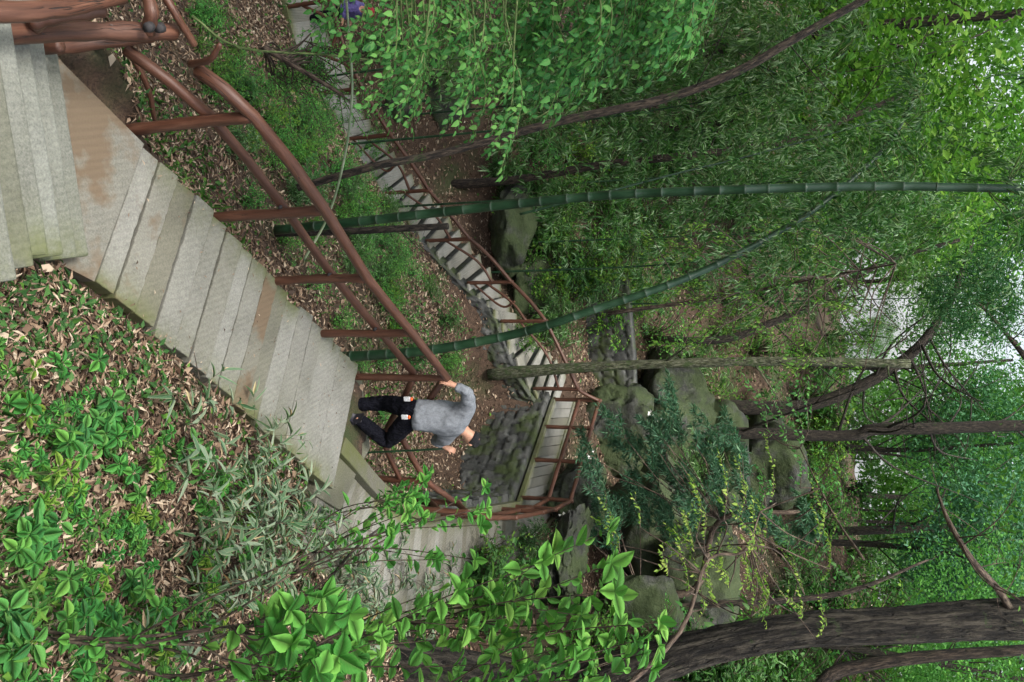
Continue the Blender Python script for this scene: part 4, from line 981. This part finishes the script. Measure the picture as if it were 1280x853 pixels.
# yellow green small leaved sprays at right
def spr(lst, Y, seed):
    r = np.random.default_rng(seed); return [(at(a, b, Y + r.uniform(-.4, .4)), at(c, d, Y + r.uniform(-.4, .4))) for a, b, c, d in lst]
ys = [(905, 650, 898, 565), (925, 650, 920, 575), (870, 672, 862, 600), (880, 680, 868, 610), (930, 700, 915, 640), (850, 700, 845, 660), (880, 760, 845, 690), (870, 780, 880, 705), (900, 760, 868, 700), (910, 735, 885, 705), (940, 770, 945, 715), (800, 660, 790, 620), (765, 680, 750, 625), (775, 690, 742, 648), (860, 740, 835, 680), (835, 720, 825, 690)]
spray_tree('yellow_leaved_shrub', 'yellow green arching sprays before the dark rocks', [at(760, 880, 6.0), at(850, 790, 6.2), at(885, 700, 6.4), at(930, 690, 6.6), at(950, 640, 6.8)], [.02, .006],
           spr(ys, 6.4, 3) + spr([(a + 60 + (i_ * 37) % 50, b - 20 + (i_ * 53) % 60, c + 58 + (i_ * 37) % 50, d - 22 + (i_ * 53) % 60) for i_, (a, b, c, d) in enumerate(ys)], 7.2, 5), 'leaf_young', .038, .019, .017, sub=3, seed=12, sublen=.4, tw=.003, cat='shrub', down=.1, droop=.4)
gs = [(960, 540, 930, 470), (985, 560, 965, 490), (1000, 560, 985, 500), (1010, 540, 995, 480), (1020, 640, 1000, 580), (1035, 650, 1020, 590), (950, 640, 945, 580), (965, 660, 950, 600), (985, 690, 975, 650), (1000, 610, 990, 560), (1050, 640, 1040, 590)]
spray_tree('trailing_shrub', 'light green trailing sprays high on the rock bank', [at(1080, 700, 13), at(1040, 640, 13.4), at(1000, 560, 13.8)], [.02, .008],
           spr(gs, 13.5, 4), 'leaf_hang', .075, .045, .04, sub=5, seed=13, sublen=.45, cat='shrub', down=.1, droop=.4)
# fine lime sprays hanging under the bent bamboo
r = np.random.default_rng(19); tl = []
for i in range(70):
    x, y, Y = r.uniform(800, 1090), r.uniform(270, 465), r.uniform(11.5, 14.5); tl.append((at(x + r.uniform(10, 50), y + r.uniform(-25, 25), Y), at(x, y, Y + r.uniform(-.4, .4))))
spray_tree('slender_tree', 'slender tree with small yellowish green leaves hanging under the bent bamboo', [at(760, 392, 14), at(900, 372, 14), at(1010, 350, 13.6), at(1120, 330, 13)], [.035, .012], tl, 'leaf_young', .06, .03, .03, sub=6, seed=44, sublen=.6, down=.5, droop=.4, tw=.005)
# pine branches
pn = np.random.default_rng(9); tw = []
for i in range(62):
    x, y = pn.uniform(735, 1040), pn.uniform(540, 700); x = 735 + (x - 735) * np.interp(y, [540, 600, 700], [.45, .8, 1])
    Y = 17 + pn.uniform(-1, 2); a = at(x, y, Y); tw.append((a, a + A(pn.uniform(-1.0, -.1), pn.uniform(-.6, .3), pn.uniform(-.45, .1)) * 1.1))
spray_tree('pine_tree', 'blue green soft needled pine leaning over the grey rocks', [at(800, 742, 17.5), at(870, 735, 17.6), at(900, 650, 17.6), at(1000, 640, 18)], [.09, .04], tw, 'needle', .15, .013, .0075, T=TRH, sub=9, seed=14, sublen=.5, jit=.6, down=.25, tw=.006)
# cypress spray near the top right of centre
tree_thing('cypress_tree', 'bright blue green feathery cypress bough at the top centre', P_((1300, 470, 14), (1260, 420, 14), (1220, 375, 14)), [.05, .03, .015], 'bark_brown', 12, .7, k=8, leaf='leaf_blue', crown=[(at(1215, 385, 13.5), (.8, .8, .55), 50), (at(1270, 330, 13), (.9, .8, .5), 40)], nleaf=60, L=.09, W=.016)

# ------------------------------------------------------------------ bamboo
def culm_mesh(path, r0, r1, n=70, every=.27, mat='culm'):
    P = smooth_path(path, n); seg = np.concatenate([[0], np.cumsum(np.linalg.norm(np.diff(P, axis=0), axis=1))]); tot = seg[-1]
    s = [0]; 
    nodes_ = np.cumsum(np.random.default_rng(int(tot * 100)).uniform(.72, 1.2, int(tot / every)) * every); nodes_ = nodes_[nodes_ < tot - .05]; ss = []; rr_ = []; bb = []
    s_all = np.linspace(0, tot, 60).tolist()
    for q in s_all: ss.append(q); rr_.append(0); bb.append(0)
    for q in nodes_:
        for dq, dr, c in ((-.012, 0, 0), (-.004, .10, 1), (.004, .08, 1), (.014, -.04, 0)): ss.append(q + dq); rr_.append(dr); bb.append(c)
    o = np.argsort(ss); ss = np.clip(np.array(ss)[o], 0, tot); rr_ = np.array(rr_)[o]; bb = np.array(bb)[o]
    Q = np.stack([np.interp(ss, seg, P[:, i]) for i in range(3)], 1); rad = (r0 + (r1 - r0) * ss / tot) * (1 + rr_)
    keep = np.r_[True, np.diff(ss) > 1e-4]; Q, rad, bb = Q[keep], rad[keep], bb[keep]
    mb = MB(); mb.tube(Q, rad, 12, 0); me = mb.mesh('culm', M[mat]); a = me.attributes['rnd']; a.data.foreach_set('value', np.repeat(bb, 12).astype(np.float32)); return me, P
def bamboo_leaves(lv, mb, rng, P, lo, n, ln, L=.11, W=.015, per=7):
    for i in range(n):
        b = P[int((lo + (1 - lo) * rng.random()) * (len(P) - 1))]; a = rng.uniform(0, 6.28)
        e = b + A(math.cos(a), math.sin(a), rng.uniform(-.1, .5)) * ln * rng.uniform(.5, 1.1); Q = smooth_path([b, (b + e) / 2 + A(0, 0, .12 * ln), e - A(0, 0, .2 * ln)], 8)
        mb.tube(Q, np.linspace(.006, .002, len(Q)), 4, rng=rng)
        for q in range(per):
            c = Q[rng.integers(2, len(Q))]; e2 = c + nrm(rng.normal(0, 1, 3) + A(0, 0, -.3)) * ln * .25
            k = 7; pp_ = c + (e2 - c) * np.linspace(.4, 1, k)[:, None]; D = nrm(e2 - c) + rng.normal(0, .5, (k, 3)); D[:, 2] -= .55
            lv.add(pp_, D, A(0, 0, 1) + rng.normal(0, .5, (k, 3)), L * rng.uniform(.7, 1.2, k), W * rng.uniform(.8, 1.2, k), TRH, None, rng)
def bamboo(label, path, r0, r1, lo, n, ln, seed, every=.3, mat='culm', **kw):
    me, P = culm_mesh(path, r0, r1, every=every, mat=mat); root = empty('bamboo', P[0], label, 'bamboo'); link('culm', me, root)
    r = np.random.default_rng(seed); lv = Leaves(); mb = MB(); bamboo_leaves(lv, mb, r, P, lo, n, ln, **kw)
    mb.build('branches', M['twig_green'], root); lv.build('foliage', M['leaf_bamboo'], root); return root
bamboo('tall straight dark green bamboo rising nearest the rail bend', P_((345, 288, 8.9), (450, 277, 8.9), (600, 260, 8.9), (750, 245, 8.9), (900, 238, 8.9), (1100, 233, 9), (1280, 236, 9.1), (1500, 236, 9.6), (1700, 200, 10.4)), .058, .03, .72, 60, 1.0, 1)
bamboo('bent dark green bamboo arching leftward over the first', P_((420, 447, 9.5), (520, 440, 9.5), (600, 427, 9.5), (670, 411, 9.5), (740, 388, 9.5), (860, 347, 9.6), (970, 292, 9.8), (1040, 245, 10), (1110, 180, 10.4), (1150, 110, 10.8)), .066, .018, .62, 70, .9, 2)
bamboo('thin dark bamboo branching off beside the tall one', P_((650, 268, 10.5), (740, 245, 10.6), (850, 216, 10.8), (945, 193, 11), (1100, 150, 11.4)), .016, .008, .5, 30, .8, 3)
bamboo('pale thin bamboo stem curving down at the left edge', P_((380, 325, 8.2), (410, 270, 8), (430, 200, 7.6), (440, 120, 7.2), (436, 40, 6.8), (428, -60, 6.4)), .014, .010, .9, 4, .3, 4, mat='culm_pale')
rb_ = np.random.default_rng(4)
blab = ['behind the leaning trunk', 'nearest the left edge', 'between the leaning trunk and the tall bamboo', 'above the far steps', 'high behind the tall bamboo tip', 'beyond the bent bamboo tip', 'in the upper left canopy', 'on the left bank over mossy rocks', 'farthest on the left bank', 'beside the slender brown trunk', 'low over the left ravine']
for i, (x, y, Y) in enumerate([(700, 250, 17), (760, 60, 16), (720, 160, 15), (700, 340, 20), (800, 300, 21), (860, 380, 23), (900, 110, 19), (650, 120, 18), (820, 180, 24), (760, 230, 22), (660, 40, 15)]):
    b = at(x - 60, y, Y); b[2] = gz(b[0], b[1]) - .1; hh = 7.5 + rb_.uniform(0, 3); ln_ = rb_.uniform(-1.2, 1.2)
    bamboo('feathery grey green bamboo ' + blab[i], [b, b + A(ln_ * .1, 0, hh * .5), b + A(ln_ * .6, -.3, hh * .85), b + A(ln_ * 1.5, -.9, hh)], .026, .008, .22, 85, 1.25, 20 + i, L=.17, W=.026, per=6)

# ------------------------------------------------------------------ shrubs on the banks
def bush_parts(seed, mat, rad=.7, h=.8, n=26, L=.07, W=.04, T=TSO, step=.03):
    r = np.random.default_rng(seed); mb = MB(); lv = Leaves()
    for i in range(n):
        a = r.uniform(0, 6.28); e = A(math.cos(a) * rad, math.sin(a) * rad, 0) * r.uniform(.2, 1) + A(0, 0, h * r.uniform(.4, 1)); Q = smooth_path([A(0, 0, -.05), e * A(.35, .35, .6), e], 8); mb.tube(Q, np.linspace(.009, .003, len(Q)), 4, rng=r)
        for q in range(4):
            b = Q[r.integers(3, len(Q))]; e2 = b + nrm(r.normal(0, 1, 3) + A(0, 0, .1)) * rad * .4; twig_leaves(lv, smooth_path([b, e2], 5), step, L, W, T, r)
    return [('stems', mb.mesh('stems', M['twig'])), ('foliage', lv.mesh('foliage', M[mat]))]
GB = 'low shrubs scattered over the banks'
KB = [proto('shrub', '', 'shrub', GB, bush_parts(1, 'leaf_mid')), proto('shrub', '', 'shrub', GB, bush_parts(2, 'leaf_dark', L=.09, W=.05)), proto('shrub', '', 'shrub', GB, bush_parts(3, 'leaf_bright', L=.06, W=.035)),
      proto('shrub', '', 'shrub', GB, bush_parts(4, 'leaf_bamboo', L=.13, W=.02, step=.02)), proto('shrub', '', 'shrub', GB, bush_parts(5, 'leaf_lime', L=.07, W=.04))]
KBL = ['mid green leafy shrub', 'dark green leafy shrub', 'bright green small leaved shrub', 'grey green narrow leaved shrub', 'lime green loose shrub']
usedB = [False] * 5; rB = np.random.default_rng(71)
def put_bush(x, y, k, s, lab=None, Ymin=3):
    # walk along the sight line until it meets the ground
    d = ray(x, y); T = np.linspace(Ymin, 70, 900); zz = CZ + d[2] / d[1] * T; gg = terrain(d[0] / d[1] * T, T, False); hit = np.where(gg > zz)[0]
    if not len(hit): return
    Y = T[hit[0]]; X = d[0] / d[1] * Y
    side = 'left' if y < 284 else ('middle' if y < 568 else 'right'); ht = 'low down by the ravine' if x < 600 else ('on the middle bank' if x < 850 else 'high on the slope')
    lab = lab or '%s %s, %s of the view' % (KBL[k], ht, side)
    z = gz(X, Y); lab = '%s %s' % (KBL[k], place_words(A(X, Y, z + .4)))
    if not usedB[k]: o = KB[k]; usedB[k] = True; o.location = Vector((X, Y, z)); o.scale = (s,) * 3; o['label'] = lab
    else: copy_thing(KB[k], (X, Y, z), rB.uniform(0, 6.28), s, lab)
for i in range(210):
    x = rB.uniform(600, 1120); y = rB.uniform(-20, 870)
    if 560 < x < 800 and 430 < y < 665: continue
    if 740 < x < 960 and 480 < y < 760 and rB.random() < .7: continue
    k = rB.choice([0, 1, 2, 3, 4], p=[.25, .3, .1, .2, .15]) if y > 420 else rB.choice([0, 1, 2, 3, 4], p=[.2, .15, .1, .4, .15])
    put_bush(x, y, k, rB.uniform(.7, 1.3) * np.interp(x, [600, 1090], [1.0, 2.4]), Ymin=14)
for (x, y, k, s) in [(330, 200, 2, .5), (300, 250, 2, .45), (345, 300, 2, .5), (380, 350, 2, .5), (415, 400, 2, .45), (440, 455, 2, .4), (300, 120, 0, .5), (340, 170, 2, .5), (380, 130, 4, .5), (430, 330, 3, .5), (470, 450, 2, .45), (360, 240, 3, .6), (470, 520, 2, .4), 
                      (390, 90, 1, .6), (450, 60, 1, .9), (560, 40, 1, 1.1), (610, 640 - 20, 2, .0), (560, 20, 0, 1.0), (840, 480, 4, 1.3), (250, 110, 2, .4), (280, 180, 3, .5)]:
    if s: put_bush(x, y, k, s, Ymin=5)
for i in range(34):
    put_bush(rB.uniform(610, 820), rB.uniform(170, 430), int(rB.choice([3, 3, 0, 4])), rB.uniform(.9, 1.6), Ymin=16)
for i in range(44):
    y = rB.uniform(60, 470); x = np.interp(y, [60, 470], [400, 575]) + rB.uniform(-70, 10)
    put_bush(x, y, int(rB.choice([0, 2, 2, 1, 3])), rB.uniform(.35, .7), Ymin=9)
for i in range(46):
    x = rB.uniform(235, 500); y = rB.uniform(60, 130) + (x - 235) * 1.25 - rB.uniform(0, 110); y = max(y, 20)
    put_bush(x, y, int(rB.choice([0, 2, 2, 4, 1])), rB.uniform(.3, .6), Ymin=5)

# dwarf bamboo with pale leaf margins
def sasa_parts(seed, n=7, h=.45):
    r = np.random.default_rng(seed); mb = MB(); lv = Leaves(); dd = Leaves()
    for i in range(n):
        a = r.uniform(0, 6.28); e = A(math.cos(a), math.sin(a), 0) * r.uniform(.05, .5) + A(0, 0, h * r.uniform(.3, 1.1)); Q = smooth_path([A(*(r.normal(0, .15, 2)), -.05), e * A(.4, .4, .6), e], 7); mb.tube(Q, np.linspace(.003, .0015, len(Q)), 4, rng=r)
        k = r.integers(4, 7); b = Q[-1] - (Q[-1] - Q[-2]) * np.linspace(0, 1.2, k)[:, None]; an = a + r.normal(0, 1.0, k); D = np.stack([np.cos(an), np.sin(an), r.uniform(-.4, .7, k)], 1)
        lv.add(b, D, A(0, 0, 1) + r.normal(0, .3, (k, 3)), r.uniform(.12, .2, k), r.uniform(.022, .034, k), TLA, None, r)
        if r.random() < .7: dd.add(b[:1], D[:1] + A(0, 0, -.4), A(0, 0, 1) + r.normal(0, .6, (1, 3)), .13, .03, TLA, None, r)
    pr = [('stems', mb.mesh('stems', M['twig'])), ('leaves', lv.mesh('leaves', M['leaf_sasa']))]
    if dd.n: pr.append(('dead_leaves', dd.mesh('dead_leaves', M['leaf_dead'])))
    return pr
GS = 'dwarf bamboo clumps on the slope right of the steps'
KS = [proto('dwarf_bamboo', '', 'dwarf bamboo', GS, sasa_parts(s)) for s in (1, 2, 3)]
usedS = [False] * 3; rS = np.random.default_rng(3)
for i in range(74):
    if i < 46: x, y = rS.uniform(190, 500), rS.uniform(540, 760)
    elif i < 58: x, y = rS.uniform(400, 560), rS.uniform(700, 800)
    else: x, y = rS.uniform(150, 560), rS.uniform(500, 860)
    if y < 612 + (419 - x) * -.87 + 24 and x < 430: continue
    if x > 395 and y < 655: continue
    if 440 < x and y < 700: continue
    p = hit(x, y)
    if p is None: continue
    k = i % 3; s = rS.uniform(.75, 1.25)
    lab = 'pale edged dwarf bamboo clump, ' + place_words(p + A(0, 0, .2))
    if not usedS[k]: o = KS[k]; usedS[k] = True; o.location = Vector(p); o.scale = (s,) * 3; o['label'] = lab
    else: copy_thing(KS[k], p, rS.uniform(0, 6.28), s, lab)

# seedlings and herbs
def herb_parts(seed, mat, n, h, L, W, T=TOV, whorl=5, stemmat='twig_green'):
    r = np.random.default_rng(seed); mb = MB(); lv = Leaves()
    for i in range(n):
        a = r.uniform(0, 6.28); e = A(math.cos(a), math.sin(a), 0) * h * r.uniform(.1, .8) + A(0, 0, h * r.uniform(.4, 1)); Q = smooth_path([A(0, 0, -.03), e * A(.3, .3, .6), e], 7); mb.tube(Q, np.linspace(.004, .002, len(Q)), 4, rng=r)
        an = np.linspace(0, 6.28, whorl, endpoint=False) + r.uniform(0, 6); D = np.stack([np.cos(an), np.sin(an), r.uniform(-.15, .3, whorl)], 1); s = r.uniform(.7, 1.2, whorl)
        lv.add(np.tile(e, (whorl, 1)) + D * .01, D, A(0, 0, 1) + r.normal(0, .25, (whorl, 3)), L * s, W * s, T, None, r)
        twig_leaves(lv, Q, h * .3, L * .8, W * .8, T, r, start=.4)
    return [('stem', mb.mesh('stem', M[stemmat])), ('leaves', lv.mesh('leaves', M[mat]))]
GH = 'seedlings and herbs growing through the leaf litter'
KH = [proto('seedling', '', 'plant', GH, herb_parts(1, 'leaf_bright', 3, .22, .085, .055)), proto('seedling', '', 'plant', GH, herb_parts(2, 'leaf_bright', 6, .16, .05, .028, whorl=6)),
      proto('seedling', '', 'plant', GH, herb_parts(3, 'leaf_lime', 4, .2, .06, .03)), proto('seedling', '', 'plant', GH, herb_parts(4, 'leaf_hang', 3, .2, .1, .06, whorl=4)), proto('seedling', '', 'plant', GH, herb_parts(5, 'leaf_mid', 7, .14, .075, .02, TLA, whorl=5))]
KHL = ['broad leaved bright green seedling', 'bushy small leaved green herb', 'yellowish green seedling', 'cool green seedling with large broad leaves', 'narrow leaved trailing herb']
usedH = [False] * 5; rH = np.random.default_rng(8)
for i in range(330):
    x = rH.uniform(-20, 400) if i < 290 else rH.uniform(400, 620); y = rH.uniform(400, 870)
    if y < 395 + (x - 20) * .62 + 25 * rH.random(): continue
    dens = np.interp(y, [400, 560, 640, 860], [.25, .6, 1, 1.0]) * np.interp(x, [0, 120, 300, 420], [1, .75, .7, .45])
    if rH.random() > dens * .8: continue
    if x > 395 and y < 740: continue
    p = hit(x, y)
    if p is None or np.hypot(p[0], p[1]) < 1.6: continue
    k = int(rH.choice(5, p=[.28, .26, .16, .12, .18])); s = rH.uniform(.7, 1.25)
    lab = KHL[k] + ', ' + place_words(p + A(0, 0, .1))
    if not usedH[k]: o = KH[k]; usedH[k] = True; o.location = Vector(p); o.scale = (s,) * 3; o['label'] = lab
    else: copy_thing(KH[k], p, rH.uniform(0, 6.28), s, lab)

# near shrubs with big soft leaves on the right
def near_shrub(label, tips, base, L, W, seed, mat='leaf_soft', step=.055):
    r = np.random.default_rng(seed); root = empty('leafy_shrub', base, label, 'shrub'); mb = MB(); lv = Leaves()
    tips = [np.asarray(q) for q in tips]; cen = np.mean(tips, 0); hubs = []
    for q in range(3):
        hb = base + (tips[r.integers(len(tips))] * .5 + cen * .5 - base) * r.uniform(.6, .75) - A(0, 0, .05); hubs.append(hb)
        Q = smooth_path([base + r.normal(0, .04, 3) * A(1, 1, 0), base + (hb - base) * .5 + r.normal(0, .06, 3), hb], 10); mb.tube(Q, np.linspace(.009, .006, len(Q)), 6, rng=r); twig_leaves(lv, Q, step * 1.6, L * .7, W * .7, TOV, r, .1, start=.3, jit=.4)
    for t_ in tips:
        b = hubs[r.integers(3)]; m1 = b + (t_ - b) * .5 + r.normal(0, .05, 3) - A(0, 0, .04); Q = smooth_path([b, m1, t_], 12); mb.tube(Q, np.linspace(.005, .002, len(Q)), 5, rng=r)
        twig_leaves(lv, Q, step, L, W, TOV, r, .1, start=.3, spread=.8, jit=.4)
        k = 4; an = np.linspace(0, 6.28, k, endpoint=False) + r.uniform(0, 6); D = np.stack([np.cos(an), np.sin(an), r.uniform(-.1, .6, k)], 1); s = r.uniform(.7, 1.1, k)
        lv.add(np.tile(t_, (k, 1)), D, A(0, -.3, 1) + r.normal(0, .3, (k, 3)), L * s, W * s, TOV, None, r)
    mb.build('stems', M['twig'], root); lv.build('leaves', M[mat], root); return root
rn = np.random.default_rng(15)
def tipset(n, x0, x1, y0, y1, Y0, Y1): return [at(rn.uniform(x0, x1), rn.uniform(y0, y1), rn.uniform(Y0, Y1)) for _ in range(n)]
b = A(1.35, 3.0, 0); b[2] = gz(1.35, 3.0)
near_shrub('cluster of large soft green leaves close to the lens at lower right', tipset(12, 335, 450, 715, 850, 2.7, 3.5), b, .105, .075, 1)
b = A(1.9, 4.2, 0); b[2] = gz(1.9, 4.2)
near_shrub('leafy shrub reaching over the lower steps', tipset(13, 480, 620, 600, 700, 3.8, 4.8), b, .075, .045, 2)
near_shrub('leafy shoots below the landing at the right edge', tipset(11, 540, 700, 700, 850, 3.2, 4.2), b + A(.25, -.3, .1), .1, .065, 3)
b = A(2.3, 4.3, 0); b[2] = gz(2.3, 4.3)
near_shrub('upright shoot of big fresh leaves before the pale rock', tipset(9, 690, 815, 660, 800, 3.6, 4.2), b, .11, .07, 4)
near_shrub('tall thin shoots of mixed leaves at the right edge', tipset(14, 700, 830, 760, 870, 3.4, 4.4), b + A(.3, -.2, .1), .09, .06, 5)
b = A(1.7, 3.6, 0); b[2] = gz(1.7, 3.6)
near_shrub('low bright shrub under the near leaf cluster', tipset(12, 300, 480, 780, 870, 3.0, 3.8), b, .08, .05, 6)
b = A(1.45, 8.6, 0); b[2] = gz(1.45, 8.6)
near_shrub('small leafy sapling beside the steps below the person', tipset(8, 480, 545, 590, 640, 8.4, 9.2), A(2.2, 8.7, gz(2.2, 8.7)), .11, .06, 7)

# dry thin stems on the slope
r = np.random.default_rng(31); mb = MB()
for i in range(130):
    p = hit(r.uniform(200, 470), r.uniform(660, 840))
    if p is None: continue
    a = r.uniform(0, 6.28); e = p + A(math.cos(a) * .35, math.sin(a) * .35, r.uniform(.15, .8)); Q = smooth_path([p, (p + e) / 2 + r.normal(0, .04, 3), e], 6); mb.tube(Q, np.linspace(.004, .0015, len(Q)), 4, rng=r)
tag(mb.build('dry_stems', M['twig']), 'tangle of thin dry dark stems on the slope', 'undergrowth', kind='stuff')
mb = MB(); mb.tube(smooth_path([hit(395, 745), at(440, 690, 6.4), at(478, 658, 6.6)], 10), np.linspace(.016, .01, 11)[:len(smooth_path([1 * A(0, 0, 0), A(0, 0, 1), A(0, 0, 2)], 10))], 7, .1)
tag(mb.build('fallen_branch', M['bark_dark']), 'bare dark stick poking over the lower concrete steps', 'branch')
mb = MB()
for P in ([(655, 555, 30 - 10), (665, 500, 20), (690, 480, 20)],): pass
for (pth, lab) in [([(240, 20, 6), (300, 60, 6.3), (420, 70, 7), (560, 90, 8), (640, 110, 9)], 'thin bare twig crossing the left leaves')]:
    m2 = MB(); m2.tube(smooth_path(P_(*pth), 18), np.linspace(.012, .004, 30)[:len(smooth_path(P_(*pth), 18))], 6, .06); tag(m2.build('bare_branch', M['twig_green']), lab, 'branch')
# ravine shrubs of white blossom specks on the boulder
lv = Leaves(); r = np.random.default_rng(2)
for x, y, Y in ((735, 572, 21.2), (728, 582, 21.2), (722, 590, 21), (815, 520, 22), (820, 528, 22), (705, 647, 18.2)):
    p = at(x, y, Y - .6); lv.add(p + r.normal(0, .05, (7, 3)), r.normal(0, 1, (7, 3)), A(0, -1, .6) + r.normal(0, .3, (7, 3)), .09, .07, TRH, None, r)
tag(lv.build('fallen_blossom', M['petal']), 'scattered white petals on the mossy boulder', 'petals', kind='stuff')

# ------------------------------------------------------------------ litter, ivy and grass
def scatter(n, r0, r1, a0, a1, rng):
    rad = r0 * (r1 / r0) ** rng.random(n); a = np.radians(rng.uniform(a0, a1, n)); x = np.sin(a) * rad; y = np.cos(a) * rad; return x, y, rad
def clear_of_steps(x, y, grow=0):
    ok = np.ones(len(x), bool)
    for pts, hw, dep, bl in CARVE:
        for a, b in zip(pts[:-1], pts[1:]):
            d = (b - a)[:2]; L2 = (d ** 2).sum() + 1e-9; tt_ = np.clip(((x - a[0]) * d[0] + (y - a[1]) * d[1]) / L2, 0, 1)
            ok &= np.hypot(x - a[0] - tt_ * d[0], y - a[1] - tt_ * d[1]) > hw + grow
    return ok
rl = np.random.default_rng(100)
def cover(name, label, n, L, W, mat, T=TRH, r0=2.2, r1=45, a0=-36, a1=38, lift=.02, flat=.35, thr=None, up=0.0, cat='ground cover', far=.012, seed=1, grow=-.02):
    r = np.random.default_rng(seed); x, y, rad = scatter(n, r0, r1, a0, a1, r); ok = clear_of_steps(x, y, grow)
    if thr is not None: ok &= _snoise(x, y, 1.1, 50 + seed) + r.normal(0, .22, len(x)) > thr
    x, y, rad = x[ok], y[ok], rad[ok]; z = terrain(x, y); m_ = len(x)
    e = .06; nx_ = -(terrain(x + e, y) - z) / e; ny_ = -(terrain(x, y + e) - z) / e; N = nrm(np.stack([nx_, ny_, np.ones(m_)], 1)) + r.normal(0, flat, (m_, 3))
    D = r.normal(0, 1, (m_, 3)); D[:, 2] *= .25; D[:, 2] += up * 2
    s = r.uniform(.5, 1.3, m_) * (1 + rad * far)
    lv = Leaves(); lv.add(np.stack([x, y, z + r.uniform(0, lift, m_)], 1), D, N, L * s, W * s, T, None, r)
    o = lv.build(name, M[mat]); tag(o, label, cat, kind='stuff'); return o
cover('leaf_litter', 'brown dry bamboo and tree leaves carpeting the ground', 165000, .072, .016, 'litter', lift=.05, flat=.5, far=.035, seed=1, grow=.03)
cover('leaf_litter', 'brown leaves strewn over the ravine floor and far bank', 75000, .07, .024, 'litter', lift=.04, flat=.5, far=.02, seed=7, grow=.03, r0=13, r1=30)
cover('leaf_litter', 'broad curled brown leaves lying in the litter', 26000, .07, .04, 'litter', lift=.05, flat=.6, far=.03, seed=2, grow=.0)
cover('ground_cover', 'small green leaves creeping over the banks', 36000, .045, .028, 'leaf_mid', thr=.2, lift=.12, flat=.5, far=.05, seed=3, grow=.02)
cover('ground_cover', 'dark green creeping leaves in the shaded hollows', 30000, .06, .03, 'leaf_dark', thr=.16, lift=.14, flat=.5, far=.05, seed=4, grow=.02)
cover('grass', 'thin green grass blades in tufts on the slope', 26000, .12, .006, 'grass', thr=.25, lift=.02, flat=.5, up=.7, far=.03, seed=5, grow=.02, r1=16)
# a few dry leaves blown on the slabs
r = np.random.default_rng(6); lv = Leaves(); n = 150
tt_ = r.random(n); s_ = r.random(n) ; Lp = L2a + (L2b - L2a) * tt_[:, None]; Rp = R2a + (R2b - R2a) * tt_[:, None]; P = Lp + (Rp - Lp) * (r.beta(.5, .5, n))[:, None]
P[:, 2] = CZ - 5.13 - .62 * tt_ + .012; D = r.normal(0, 1, (n, 3)) * A(1, 1, .05); lv.add(P, D, A(0, 0, 1) + r.normal(0, .1, (n, 3)), .045 * r.uniform(.5, 1.2, n), .011, TRH, None, r)
tag(lv.build('fallen_leaves', M['litter']), 'tiny dry leaves blown onto the slab flight', 'leaves', kind='stuff')

for k, used in ((KT, usedT), (KB, usedB), (KS, usedS), (KH, usedH)):
    for o, u_ in zip(k, used):
        if not u_:
            for c_ in KIDS[o.name]: bpy.data.objects.remove(c_)
            bpy.data.objects.remove(o)
